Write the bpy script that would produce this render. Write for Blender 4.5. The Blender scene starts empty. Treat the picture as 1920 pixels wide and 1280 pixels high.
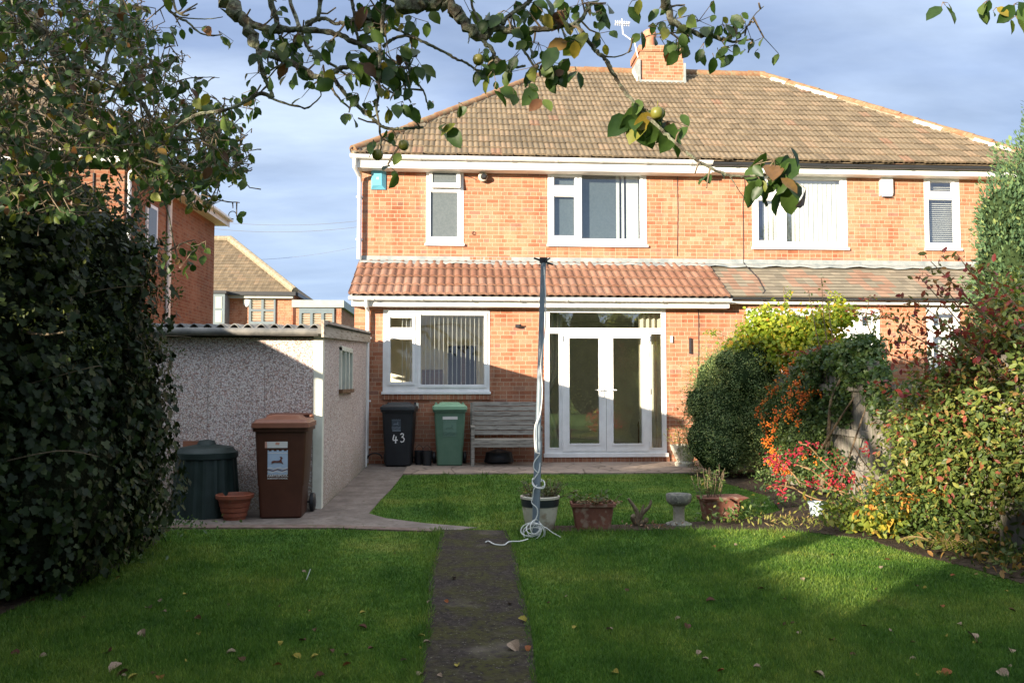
import bpy, math, random
import numpy as np
from mathutils import Vector, Matrix, Euler

random.seed(7)
RNG = np.random.default_rng(11)
R = math.radians
SC = bpy.context.scene
COL = SC.collection

# ------------------------------------------------------------------ camera, world, sun
F_PX, YAW, CAM_H, HZ = 1600.0, R(3.8), 1.42, 717.0
PITCH = math.atan((HZ-640)/F_PX)
_F = Vector((math.sin(YAW)*math.cos(PITCH), math.cos(YAW)*math.cos(PITCH), math.sin(PITCH)))
_R = Vector((math.cos(YAW), -math.sin(YAW), 0))
_U = _R.cross(_F)
CAM = Vector((0, 0, CAM_H))
cam_d = bpy.data.cameras.new('camera'); cam = bpy.data.objects.new('camera', cam_d); COL.objects.link(cam)
cam_d.sensor_width = 36; cam_d.lens = 36*F_PX/1920; cam_d.clip_start = .05; cam_d.clip_end = 1500
cam.matrix_world = Matrix(((_R.x, _U.x, -_F.x, 0), (_R.y, _U.y, -_F.y, 0), (_R.z, _U.z, -_F.z, CAM_H), (0, 0, 0, 1)))
SC.camera = cam

SUN_EL = R(9.7)
sd = bpy.data.lights.new('sun', 'SUN'); sun = bpy.data.objects.new('sun', sd); COL.objects.link(sun)
sd.energy = 5.0; sd.angle = R(0.6); sd.color = (1.0, .86, .68)
_t = Vector((math.cos(SUN_EL)*.7071, math.cos(SUN_EL)*.7071, -math.sin(SUN_EL)))
sun.rotation_mode = 'QUATERNION'; sun.rotation_quaternion = _t.to_track_quat('-Z', 'Y')
sun.location = (-12, -12, 6)

world = bpy.data.worlds.new('World'); SC.world = world; world.use_nodes = True
SC.view_settings.view_transform = 'Standard'; SC.view_settings.look = 'None'
SC.view_settings.exposure = 1.52; SC.view_settings.gamma = 1.0

def nd(t, kind, ins=None, **props):
    n = t.nodes.new(kind)
    for k, v in props.items(): setattr(n, k, v)
    for k, v in (ins or {}).items():
        s = n.inputs[k]
        if isinstance(v, bpy.types.NodeSocket): t.links.new(v, s)
        else:
            if hasattr(s, 'default_value') and hasattr(s.default_value, '__len__') and hasattr(v, '__len__') and len(v) == 3 and len(s.default_value) == 4: v = (*v, 1)
            s.default_value = v
    return n
def ramp(t, fac, stops, interp='LINEAR'):
    n = nd(t, 'ShaderNodeValToRGB', {'Fac': fac}); cr = n.color_ramp; cr.interpolation = interp
    while len(cr.elements) > 1: cr.elements.remove(cr.elements[-1])
    cr.elements[0].position = stops[0][0]; cr.elements[0].color = (*stops[0][1], 1)
    for p, c in stops[1:]:
        e = cr.elements.new(p); e.color = (*c, 1)
    return n.outputs['Color']
def mth(t, op, a, b=None, c=None):
    n = t.nodes.new('ShaderNodeMath'); n.operation = op
    for i, v in enumerate((a, b, c)):
        if v is None: continue
        if isinstance(v, bpy.types.NodeSocket): t.links.new(v, n.inputs[i])
        else: n.inputs[i].default_value = v
    return n.outputs[0]
def mixc(t, fac, a, b, mode='MIX'):
    n = t.nodes.new('ShaderNodeMix'); n.data_type = 'RGBA'; n.blend_type = mode
    for s, v in ((n.inputs[0], fac), (n.inputs[6], a), (n.inputs[7], b)):
        if isinstance(v, bpy.types.NodeSocket): t.links.new(v, s)
        else: s.default_value = (*v, 1) if hasattr(v, '__len__') and len(v) == 3 else v
    return n.outputs[2]

def build_world():
    t = world.node_tree; t.nodes.clear()
    sky = nd(t, 'ShaderNodeTexSky', sky_type='NISHITA', sun_disc=False, sun_elevation=SUN_EL, sun_rotation=R(225), air_density=1.0, dust_density=.6, ozone_density=2.0)
    tc = nd(t, 'ShaderNodeTexCoord')
    sep = nd(t, 'ShaderNodeSeparateXYZ', {0: tc.outputs['Generated']})
    z = mth(t, 'MAXIMUM', sep.outputs[2], .0)
    # cloud layer: project the direction on a high flat sheet, stretched into long bands
    zz = mth(t, 'ADD', z, .22)
    u = mth(t, 'DIVIDE', sep.outputs[0], zz); v = mth(t, 'DIVIDE', sep.outputs[1], zz)
    cv = nd(t, 'ShaderNodeCombineXYZ', {0: u, 1: v, 2: .3})
    mp = nd(t, 'ShaderNodeMapping', {0: cv.outputs[0], 'Rotation': (0, 0, R(38)), 'Scale': (.75, 1.6, 1), 'Location': (1.3, .35, 0)})
    n1 = nd(t, 'ShaderNodeTexNoise', {'Vector': mp.outputs[0], 'Scale': 1.1, 'Detail': 6, 'Roughness': .52, 'Distortion': .25})
    n2 = nd(t, 'ShaderNodeTexNoise', {'Vector': mp.outputs[0], 'Scale': 3.2, 'Detail': 6, 'Roughness': .6})
    f = ramp(t, n1.outputs[0], [(.40, (0, 0, 0)), (.68, (1, 1, 1))])
    f2 = ramp(t, n2.outputs[0], [(.30, (.65, .65, .65)), (.75, (1.35, 1.35, 1.35))])
    cloudcol = mixc(t, f, (2.7, 3.55, 5.5), (5.7, 6.8, 8.6))
    cloudcol = mixc(t, .35, cloudcol, f2, 'MULTIPLY')
    low = ramp(t, z, [(0.0, (1, 1, 1)), (.28, (0, 0, 0))])
    cloudcol = mixc(t, mth(t, 'MULTIPLY', low, .6), cloudcol, (3.7, 5.1, 7.9))
    col = mixc(t, .82, sky.outputs[0], cloudcol)
    # sky above the view brightened with added cloud to fill the shaded parts
    hi = ramp(t, z, [(.46, (0, 0, 0)), (.72, (1, 1, 1))]); col = mixc(t, mth(t, 'MULTIPLY', hi, .8), col, (11.5, 12.3, 13.5))
    bg = nd(t, 'ShaderNodeBackground', {'Color': col, 'Strength': .052})
    out = nd(t, 'ShaderNodeOutputWorld', {0: bg.outputs[0]})
build_world()

def ray(u, v):
    return _F + _R*((u-960)/F_PX) + _U*((640-v)/F_PX)
def at(u, v, Y):
    d = ray(u, v); return CAM + d*(Y/d.y)
def G(u, v, z=0.0):
    d = ray(u, v); return CAM + d*((z-CAM_H)/d.z)
def Px(u, Y, v=640): return at(u, v, Y).x
def Pz(v, Y, u=960): return at(u, v, Y).z

# ------------------------------------------------------------------ object helpers
def link(name, data, parent=None, loc=(0, 0, 0)):
    o = bpy.data.objects.new(name, data); COL.objects.link(o)
    o.location = loc
    if parent: o.parent = parent
    return o
def tag(o, label=None, cat=None, group=None, kind=None):
    if label: o['label'] = label
    if cat: o['category'] = cat
    if group: o['group'] = group
    if kind: o['kind'] = kind
    return o
def thing(name, label, cat, loc=(0, 0, 0), rz=0, group=None):
    o = link(name, None, None, loc); o.rotation_euler = (0, 0, rz); o.empty_display_size = .2
    return tag(o, label, cat, group)
def wloc(o):
    v = Vector((0, 0, 0))
    while o: v += o.location; o = o.parent
    return v
def copy_tree(o, parent=None):
    c = o.copy(); COL.objects.link(c); c.parent = parent
    for ch in [x for x in bpy.data.objects if x.parent == o]: copy_tree(ch, c)
    return c

class MB:
    def __init__(s): s.v = []; s.f = []; s.sm = False
    def add(s, vs, fs):
        b = len(s.v); s.v += [tuple(x) for x in vs]; s.f += [tuple(i+b for i in f) for f in fs]
    def box(s, x0, x1, y0, y1, z0, z1, M=None):
        vs = [Vector((x, y, z)) for z in (z0, z1) for y in (y0, y1) for x in (x0, x1)]
        if M is not None: vs = [M @ v for v in vs]
        s.add(vs, [(0, 2, 3, 1), (4, 5, 7, 6), (0, 1, 5, 4), (2, 6, 7, 3), (0, 4, 6, 2), (1, 3, 7, 5)])
        return s
    def cbox(s, c, d, M=None):
        T = Matrix.Translation(c) @ (M.to_4x4() if M is not None else Matrix.Identity(4))
        return s.box(-d[0]/2, d[0]/2, -d[1]/2, d[1]/2, -d[2]/2, d[2]/2, T)
    def quad(s, *p): s.add(p, [tuple(range(len(p)))]); return s
    def tube(s, pts, rad, n=8, cap=True, jit=0):
        pts = [Vector(p) for p in pts]
        if not hasattr(rad, '__len__'): rad = [rad]*len(pts)
        b = len(s.v); up = Vector((0, 0, 1)); prev = None
        for i, p in enumerate(pts):
            d = (pts[min(i+1, len(pts)-1)] - pts[max(i-1, 0)])
            d = d.normalized() if d.length > 1e-9 else Vector((0, 0, 1))
            if prev is None:
                a = d.cross(up)
                if a.length < .1: a = d.cross(Vector((0, 1, 0)))
                a.normalize()
            else:
                a = prev - d*prev.dot(d)
                if a.length < 1e-6: a = d.cross(up)
                a.normalize()
            prev = a; c = d.cross(a)
            for k in range(n):
                t = 2*math.pi*k/n; r = rad[i]*(1+(random.random()-.5)*jit)
                s.v.append(tuple(p + a*(math.cos(t)*r) + c*(math.sin(t)*r)))
        for i in range(len(pts)-1):
            for k in range(n):
                k2 = (k+1) % n
                s.f.append((b+i*n+k, b+i*n+k2, b+(i+1)*n+k2, b+(i+1)*n+k))
        if cap:
            s.f.append(tuple(b+k for k in reversed(range(n))))
            s.f.append(tuple(b+(len(pts)-1)*n+k for k in range(n)))
        return s
    def lathe(s, prof, c=(0, 0, 0), n=24, sx=1, sy=1):
        b = len(s.v)
        for r, z in prof:
            for k in range(n):
                t = 2*math.pi*k/n; s.v.append((c[0]+math.cos(t)*r*sx, c[1]+math.sin(t)*r*sy, c[2]+z))
        for i in range(len(prof)-1):
            for k in range(n):
                k2 = (k+1) % n; s.f.append((b+i*n+k, b+i*n+k2, b+(i+1)*n+k2, b+(i+1)*n+k))
        s.f.append(tuple(b+k for k in reversed(range(n)))); s.f.append(tuple(b+(len(prof)-1)*n+k for k in range(n)))
        return s
    def loft(s, secs, r=.04, seg=4):
        """secs: (z, x0, x1, y0, y1) rounded rectangles"""
        b = len(s.v); n = 4*(seg+1)
        for z, x0, x1, y0, y1 in secs:
            rr = min(r, (x1-x0)/2.01, (y1-y0)/2.01)
            for cx, cy, a0 in ((x1-rr, y1-rr, 0), (x0+rr, y1-rr, 90), (x0+rr, y0+rr, 180), (x1-rr, y0+rr, 270)):
                for k in range(seg+1):
                    a = R(a0+90*k/seg); s.v.append((cx+rr*math.cos(a), cy+rr*math.sin(a), z))
        for i in range(len(secs)-1):
            for k in range(n):
                k2 = (k+1) % n; s.f.append((b+i*n+k, b+i*n+k2, b+(i+1)*n+k2, b+(i+1)*n+k))
        s.f.append(tuple(b+k for k in reversed(range(n)))); s.f.append(tuple(b+(len(secs)-1)*n+k for k in range(n)))
        return s
    def wallY(s, x0, x1, z0, z1, y0, y1, holes=()):
        """slab in the XZ plane from y0 (front) to y1 with rectangular holes (hx0,hx1,hz0,hz1)"""
        xs = sorted({x0, x1, *[h[i] for h in holes for i in (0, 1) if x0 < h[i] < x1]})
        zs = sorted({z0, z1, *[h[i] for h in holes for i in (2, 3) if z0 < h[i] < z1]})
        nx, nz = len(xs)-1, len(zs)-1
        def solid(i, j):
            if i < 0 or j < 0 or i >= nx or j >= nz: return False
            cx, cz = (xs[i]+xs[i+1])/2, (zs[j]+zs[j+1])/2
            return not any(h[0] < cx < h[1] and h[2] < cz < h[3] for h in holes)
        for i in range(nx):
            for j in range(nz):
                if not solid(i, j): continue
                a, b_, c, d = xs[i], xs[i+1], zs[j], zs[j+1]
                s.quad((a, y0, c), (b_, y0, c), (b_, y0, d), (a, y0, d))
                s.quad((a, y1, c), (a, y1, d), (b_, y1, d), (b_, y1, c))
                if not solid(i-1, j): s.quad((a, y0, c), (a, y0, d), (a, y1, d), (a, y1, c))
                if not solid(i+1, j): s.quad((b_, y0, c), (b_, y1, c), (b_, y1, d), (b_, y0, d))
                if not solid(i, j-1): s.quad((a, y0, c), (a, y1, c), (b_, y1, c), (b_, y0, c))
                if not solid(i, j+1): s.quad((a, y0, d), (b_, y0, d), (b_, y1, d), (a, y1, d))
        return s
    def build(s, name, m, parent=None, world=True, smooth=False, bevel=0):
        off = wloc(parent) if (parent and world) else Vector((0, 0, 0))
        me = bpy.data.meshes.new(name)
        me.from_pydata([(x-off.x, y-off.y, z-off.z) for x, y, z in s.v], [], s.f)
        me.materials.append(m); me.update()
        o = link(name, me, parent)
        if smooth:
            me.polygons.foreach_set('use_smooth', [True]*len(me.polygons))
            if smooth != 'all': me.set_sharp_from_angle(angle=R(40))
        if bevel:
            b = o.modifiers.new('bevel', 'BEVEL'); b.width = bevel; b.segments = 2; b.limit_method = 'ANGLE'; b.angle_limit = R(40)
        return o

def fastmesh(name, V, T, m, parent=None, world=True, smooth=False):
    off = wloc(parent) if (parent and world) else Vector((0, 0, 0))
    V = np.asarray(V, dtype=np.float32).reshape(-1, 3) - np.array(off, dtype=np.float32)
    T = np.asarray(T, dtype=np.int32).reshape(-1, 3)
    me = bpy.data.meshes.new(name)
    me.vertices.add(len(V)); me.vertices.foreach_set('co', V.ravel())
    me.loops.add(T.size); me.loops.foreach_set('vertex_index', T.ravel())
    me.polygons.add(len(T)); me.polygons.foreach_set('loop_start', np.arange(0, T.size, 3, dtype=np.int32))
    me.polygons.foreach_set('loop_total', np.full(len(T), 3, dtype=np.int32))
    me.materials.append(m); me.update(calc_edges=True); me.validate()
    if smooth: me.polygons.foreach_set('use_smooth', [True]*len(me.polygons))
    return link(name, me, parent)

# ------------------------------------------------------------------ leaves
TPL = {
 'ovate': (np.array([(0, .5, 0), (0, 0, 0), (.24, .18, .05), (.33, .45, .09), (.22, .78, .05), (0, 1, -.08), (-.22, .78, .05), (-.33, .45, .09), (-.24, .18, .05)]),
           [(0, i, i+1) for i in range(1, 8)]+[(0, 8, 1)]),
 'oval': (np.array([(0, .5, 0), (0, 0, 0), (.22, .35, .06), (.2, .7, .05), (0, 1, -.05), (-.2, .7, .05), (-.22, .35, .06)]),
           [(0, i, i+1) for i in range(1, 6)]+[(0, 6, 1)]),
 'simple': (np.array([(0, 0, 0), (.24, .5, .06), (0, 1, 0), (-.24, .5, .06)]), [(0, 1, 2), (0, 2, 3)]),
 'narrow': (np.array([(0, 0, 0), (.12, .5, .03), (0, 1, 0), (-.12, .5, .03)]), [(0, 1, 2), (0, 2, 3)]),
 'ivy': (np.array([(0, .35, .0), (0, .05, 0), (.3, -.08, .04), (.5, .22, .06), (.27, .45, .03), (.34, .66, .04), (0, 1, -.05), (-.34, .66, .04), (-.27, .45, .03), (-.5, .22, .06), (-.3, -.08, .04)]),
           [(0, i, i+1) for i in range(1, 10)]+[(0, 10, 1)]),
 'blade': (np.array([(-.5, 0, 0), (.5, 0, 0), (0, 1, 0)]), [(0, 1, 2)]),
}
def unit(a): return a/np.maximum(np.linalg.norm(a, axis=1, keepdims=True), 1e-9)
def leafverts(P, L, N, S, kind, wid=None):
    """P pos, L length axis, N normal hint, S size"""
    T, tri = TPL[kind]; n = len(P); k = len(T)
    L = unit(L); W = unit(np.cross(L, N)); N2 = np.cross(W, L)
    w = np.ones(n) if wid is None else wid
    V = P[:, None, :] + S[:, None, None]*(T[None, :, 0, None]*W[:, None, :]*w[:, None, None] + T[None, :, 1, None]*L[:, None, :] + T[None, :, 2, None]*N2[:, None, :])
    F = np.array(tri)[None]+(np.arange(n)*k)[:, None, None]
    return V.reshape(-1, 3), F.reshape(-1, 3)
def leafmesh(name, P, L, N, S, kind, m, parent=None, wid=None):
    V, F = leafverts(np.asarray(P, float), np.asarray(L, float), np.asarray(N, float), np.asarray(S, float), kind, wid)
    return fastmesh(name, V, F, m, parent)
def rnd3(n): return unit(RNG.normal(size=(n, 3)))
def snoise(P, s, seed=0):
    r = np.random.default_rng(seed); out = np.zeros(len(P))
    for k in range(5):
        d = r.normal(size=3)*s*(1+.6*k); out += np.sin(P @ d + r.uniform(0, 6.28))/(1+.5*k)
    return out/2.2
def cloud(ell, n, shell=.45, gap=-.6, gs=4, lump=.12, seed=1, zmin=.03):
    """leaf positions through a crown made of ellipsoids (cx,cy,cz,rx,ry,rz)"""
    ell = np.array(ell, float); vol = (ell[:, 3]*ell[:, 4]+ell[:, 4]*ell[:, 5]+ell[:, 3]*ell[:, 5]); pr = vol/vol.sum()
    P = np.zeros((0, 3)); O = np.zeros((0, 3))
    while len(P) < n:
        m = n*2; i = RNG.choice(len(ell), m, p=pr); d = rnd3(m)
        r = 1-shell*RNG.random(m)**1.6
        c = ell[i, :3]; e = ell[i, 3:]
        q = c+d*e*r[:, None]*(1+lump*snoise(d*3+c, 1.3, seed))[:, None]
        keep = q[:, 2] > zmin
        for k in range(len(ell)):
            w = (((q-ell[k, :3])/ell[k, 3:])**2).sum(1); keep &= ~((w < (1-shell)**2*.8) & (i != k))
        keep &= snoise(q, gs, seed+5) > gap
        o = unit(d/e)
        P = np.vstack([P, q[keep]]); O = np.vstack([O, o[keep]])
    return P[:n], O[:n]
def foliage(name, ell, n, size, kind, m, parent, droop=.3, out=.8, up=.2, **kw):
    P, O = cloud(ell, n, **kw)
    N = O*out + rnd3(n)*.6 + np.array([0, 0, up])
    L = rnd3(n)*.7 + np.array([0, 0, -droop]) + O*.25
    S = size*RNG.uniform(.6, 1.25, n)
    return leafmesh(name, P, L, N, S, kind, m, parent)
def core(name, ell, m, parent, k=.78, seed=3):
    """dense twiggy inside of a bush: many short stubs and dark leaves, not a smooth ball"""
    V = []; F = []; b = 0
    for (cx, cy, cz, rx, ry, rz) in ell:
        nu, nv = 22, 13
        th = np.linspace(0, 2*np.pi, nu, endpoint=False); ph = np.linspace(0, np.pi, nv)
        for j in range(nv):
            d = np.stack([np.cos(th)*np.sin(ph[j]), np.sin(th)*np.sin(ph[j]), np.full(nu, np.cos(ph[j]))], 1)
            r = k*(1+.13*snoise(d*4+np.array([cx, cy, cz]), 1.6, seed)+RNG.uniform(-.05, .05, nu))
            V.append(np.array([cx, cy, cz])+d*np.array([rx, ry, rz])*r[:, None])
        for j in range(nv-1):
            for i in range(nu):
                a, c = b+j*nu+i, b+j*nu+(i+1) % nu; d_, e = a+nu, c+nu
                F += [(a, d_, c), (c, d_, e)]
        b += nu*nv
    V = np.vstack(V); V[:, 2] = np.maximum(V[:, 2], .0)
    return fastmesh(name, V, F, m, parent)

# ------------------------------------------------------------------ materials
def newmat(name):
    m = bpy.data.materials.new(name); m.use_nodes = True; t = m.node_tree; t.nodes.clear()
    out = nd(t, 'ShaderNodeOutputMaterial'); return m, t, out
def prin(t, out, col, rough=.6, spec=.35, bump=None, bs=.3, bd=.01, metal=0, **kw):
    p = nd(t, 'ShaderNodeBsdfPrincipled', {'Base Color': col, 'Roughness': rough, 'Specular IOR Level': spec, 'Metallic': metal})
    for k, v in kw.items(): p.inputs[k].default_value = v
    if bump is not None:
        b = nd(t, 'ShaderNodeBump', {'Height': bump, 'Strength': bs, 'Distance': bd}); t.links.new(b.outputs[0], p.inputs['Normal'])
    t.links.new(p.outputs[0], out.inputs[0]); return p
def mnoise(name, a, b, scale=8, detail=5, rough=.6, spec=.3, stretch=(1, 1, 1), lo=.35, hi=.65, bs=.2, bd=.005, c=None, cs=60, metal=0):
    """two-tone noisy surface with an optional third fine speckle colour"""
    m, t, out = newmat(name)
    tc = nd(t, 'ShaderNodeTexCoord'); mp = nd(t, 'ShaderNodeMapping', {0: tc.outputs['Object'], 'Scale': stretch})
    n = nd(t, 'ShaderNodeTexNoise', {'Vector': mp.outputs[0], 'Scale': scale, 'Detail': detail, 'Roughness': .6})
    col = ramp(t, n.outputs[0], [(lo, a), (hi, b)])
    n2 = nd(t, 'ShaderNodeTexNoise', {'Vector': mp.outputs[0], 'Scale': cs, 'Detail': 3})
    if c is not None:
        f = ramp(t, n2.outputs[0], [(.52, (0, 0, 0)), (.68, (1, 1, 1))]); col = mixc(t, f, col, c)
    prin(t, out, col, rough, spec, mth(t, 'ADD', n.outputs[0], n2.outputs[0]), bs, bd, metal)
    return m
def brick(name, axis='x', soldier=False, tone=1.0):
    m, t, out = newmat(name)
    tc = nd(t, 'ShaderNodeTexCoord'); sp = nd(t, 'ShaderNodeSeparateXYZ', {0: tc.outputs['Object']})
    h = mth(t, 'ADD', sp.outputs[0], sp.outputs[1])
    nw = nd(t, 'ShaderNodeTexNoise', {'Vector': tc.outputs['Object'], 'Scale': 9, 'Detail': 2})
    zz = mth(t, 'MULTIPLY_ADD', nw.outputs[0], .006, sp.outputs[2]); hh = mth(t, 'MULTIPLY_ADD', nw.outputs[0], .008, h)
    if soldier: v = nd(t, 'ShaderNodeCombineXYZ', {0: zz, 1: hh, 2: 0})
    else: v = nd(t, 'ShaderNodeCombineXYZ', {0: hh, 1: zz, 2: 0})
    kw = dict(offset=0.0) if soldier else dict(offset=.5, squash=.5, squash_frequency=3)
    def bt(c1, c2, mo, bias=0):
        return nd(t, 'ShaderNodeTexBrick', {'Vector': v.outputs[0], 'Color1': c1, 'Color2': c2, 'Mortar': mo, 'Scale': 1, 'Mortar Size': .0055, 'Mortar Smooth': .35, 'Bias': bias,
             'Brick Width': .9 if soldier else .225, 'Row Height': .0755}, offset_frequency=2, **kw)
    b1 = bt((0, 0, 0), (1, 1, 1), (.5, .5, .5))
    # a second, differently seeded tone per brick by white noise of the brick value
    wn = nd(t, 'ShaderNodeTexWhiteNoise', {'W': b1.outputs[0]}, noise_dimensions='1D')
    col = ramp(t, wn.outputs[0], [(0, (.32, .12, .068)), (.2, (.37, .15, .085)), (.45, (.40, .175, .102)), (.68, (.43, .20, .118)), (.86, (.40, .195, .125)), (.95, (.28, .14, .10)), (1, (.46, .25, .16))])
    n = nd(t, 'ShaderNodeTexNoise', {'Vector': tc.outputs['Object'], 'Scale': 1.1, 'Detail': 4})
    col = mixc(t, .75, col, ramp(t, n.outputs[0], [(.30, (.66, .60, .56)), (.45, (.92, .90, .88)), (.55, (1.05, 1.05, 1.05)), (.72, (1.2, 1.28, 1.3))]), 'MULTIPLY')
    n2 = nd(t, 'ShaderNodeTexNoise', {'Vector': tc.outputs['Object'], 'Scale': 45, 'Detail': 4})
    col = mixc(t, .6, col, ramp(t, n2.outputs[0], [(.3, (.7, .7, .7)), (.6, (1.1, 1.1, 1.1))]), 'MULTIPLY')
    mp5 = nd(t, 'ShaderNodeMapping', {0: tc.outputs['Object'], 'Scale': (3.2, 3.2, .35)}); n5 = nd(t, 'ShaderNodeTexNoise', {'Vector': mp5.outputs[0], 'Scale': 1.6, 'Detail': 5})
    col = mixc(t, .8, col, ramp(t, n5.outputs[0], [(.3, (.72, .68, .66)), (.46, (1, 1, 1)), (.7, (1.1, 1.14, 1.16))]), 'MULTIPLY')
    mcol = mixc(t, n2.outputs[0], (.385, .27, .18), (.50, .365, .255))
    # rising damp / dirt low on the wall, a real stain of its own ragged outline
    n3 = nd(t, 'ShaderNodeTexNoise', {'Vector': tc.outputs['Object'], 'Scale': 2.6, 'Detail': 5})
    low = mth(t, 'MULTIPLY', mth(t, 'SUBTRACT', mth(t, 'MULTIPLY_ADD', n3.outputs[0], 1.6, 0), sp.outputs[2]), .9)
    low = nd(t, 'ShaderNodeClamp', {0: low}).outputs[0]
    col = mixc(t, mth(t, 'MULTIPLY', low, .55), col, (.16, .075, .05))
    mcol = mixc(t, mth(t, 'MULTIPLY', low, .45), mcol, (.25, .19, .14))
    col = mixc(t, b1.outputs[1], col, mcol)
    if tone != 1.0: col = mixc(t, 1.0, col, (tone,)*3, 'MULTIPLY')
    hgt = mth(t, 'MULTIPLY_ADD', b1.outputs[1], -1.0, mth(t, 'MULTIPLY', n2.outputs[0], .5))
    prin(t, out, col, .9, .15, hgt, .5, .006)
    return m
def leafmat(name, stops, trans=.3, rough=.45, tint=None, spec=.3, k=(1, 1, 1)):
    stops = [(p, tuple(c[i]*k[i] for i in range(3))) for p, c in stops]
    m, t, out = newmat(name)
    g = nd(t, 'ShaderNodeNewGeometry')
    col = ramp(t, g.outputs['Random Per Island'], stops)
    tc = nd(t, 'ShaderNodeTexCoord')
    n = nd(t, 'ShaderNodeTexNoise', {'Vector': tc.outputs['Object'], 'Scale': 2.5, 'Detail': 3})
    col = mixc(t, .7, col, ramp(t, n.outputs[0], [(.3, (.65, .7, .7)), (.7, (1.3, 1.25, 1.1))]), 'MULTIPLY')
    n2 = nd(t, 'ShaderNodeTexNoise', {'Vector': tc.outputs['Object'], 'Scale': 60, 'Detail': 3})
    col = mixc(t, .5, col, ramp(t, n2.outputs[0], [(.3, (.7, .72, .7)), (.7, (1.25, 1.2, 1.1))]), 'MULTIPLY')
    p = nd(t, 'ShaderNodeBsdfPrincipled', {'Base Color': col, 'Roughness': rough, 'Specular IOR Level': spec})
    tr = nd(t, 'ShaderNodeBsdfTranslucent', {'Color': mixc(t, 1.0, col, (1.5, 1.5, .8), 'MULTIPLY')})
    mx = nd(t, 'ShaderNodeMixShader', {0: trans, 1: p.outputs[0], 2: tr.outputs[0]})
    t.links.new(mx.outputs[0], out.inputs[0]); return m
def glass(name, refl=1.3, tint=(.93, .97, .95)):
    m, t, out = newmat(name)
    lw = nd(t, 'ShaderNodeLayerWeight', {'Blend': .5})
    fr = mth(t, 'MULTIPLY_ADD', mth(t, 'POWER', lw.outputs['Facing'], 4.0), .7, .045)
    tr = nd(t, 'ShaderNodeBsdfTransparent', {'Color': tint}); gl = nd(t, 'ShaderNodeBsdfGlossy', {'Roughness': .01, 'Color': (1, 1, 1)})
    f = nd(t, 'ShaderNodeClamp', {0: mth(t, 'MULTIPLY', fr, refl)})
    mx = nd(t, 'ShaderNodeMixShader', {0: f.outputs[0], 1: tr.outputs[0], 2: gl.outputs[0]})
    t.links.new(mx.outputs[0], out.inputs[0]); return m
def plain(name, col, rough=.5, spec=.4, metal=0):
    m, t, out = newmat(name)
    tc = nd(t, 'ShaderNodeTexCoord'); n = nd(t, 'ShaderNodeTexNoise', {'Vector': tc.outputs['Object'], 'Scale': 5, 'Detail': 5})
    c = mixc(t, 1.0, col, ramp(t, n.outputs[0], [(.3, (.88, .88, .88)), (.7, (1.06, 1.06, 1.06))]), 'MULTIPLY')
    prin(t, out, c, rough, spec, n.outputs[0], .05, .004, metal); return m

M = {}
M['brick_x'] = brick('facade brick', 'x'); M['brick_y'] = brick('side wall brick', 'y')
M['soldier'] = brick('soldier course brick', 'x', True, .92)
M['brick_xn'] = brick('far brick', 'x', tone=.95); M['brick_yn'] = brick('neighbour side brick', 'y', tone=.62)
M['upvc'] = plain('white upvc', (.80, .80, .79), .32, .5)
M['white_paint'] = plain('white painted board', (.78, .77, .74), .5, .3)
M['lead'] = mnoise('lead flashing', (.17, .20, .21), (.33, .35, .33), 5, 5, .55, .4, lo=.3, hi=.7)
M['mortar'] = mnoise('roof mortar', (.20, .165, .11), (.34, .29, .21), 9, 4, .9, .1)
M['fresh'] = plain('fresh mortar', (.62, .58, .50), .9, .1)
M['ridge'] = mnoise('ridge tile', (.20, .10, .055), (.28, .17, .095), 6, 5, .85, .15, c=(.22, .20, .12), cs=14)
M['dark_gutter'] = plain('black gutter', (.035, .037, .04), .4, .4)
M['glass'] = glass('window glass', 5.5); M['glass_up'] = glass('upper window glass', 3.2, (.8, .86, .88))
M['glass_kit'] = glass('kitchen glass', 2.0)
M['frosted'] = mnoise('frosted glass', (.095, .115, .12), (.12, .14, .145), 30, 3, .28, .6, bs=.1)
M['inner'] = plain('beige room wall', (.84, .80, .66), .9, .1); M['inner_dark'] = plain('dim lounge wall', (.80, .79, .70), .9, .1)
M['net'] = plain('cream curtain fabric', (.62, .59, .48), .9, .1)
M['blind'] = plain('white blind slat', (.66, .655, .62), .7, .2)
M['darkroom'] = plain('dark doorway', (.02, .024, .03), .5, .3)
M['wood_dark'] = mnoise('brown wood', (.10, .05, .025), (.18, .10, .05), 6, 5, .6, .3, (1, 1, 8))
M['black_plastic'] = plain('black plastic', (.018, .02, .023), .42, .45)
M['wire'] = plain('dark cable', (.03, .03, .035), .6, .3)

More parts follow.
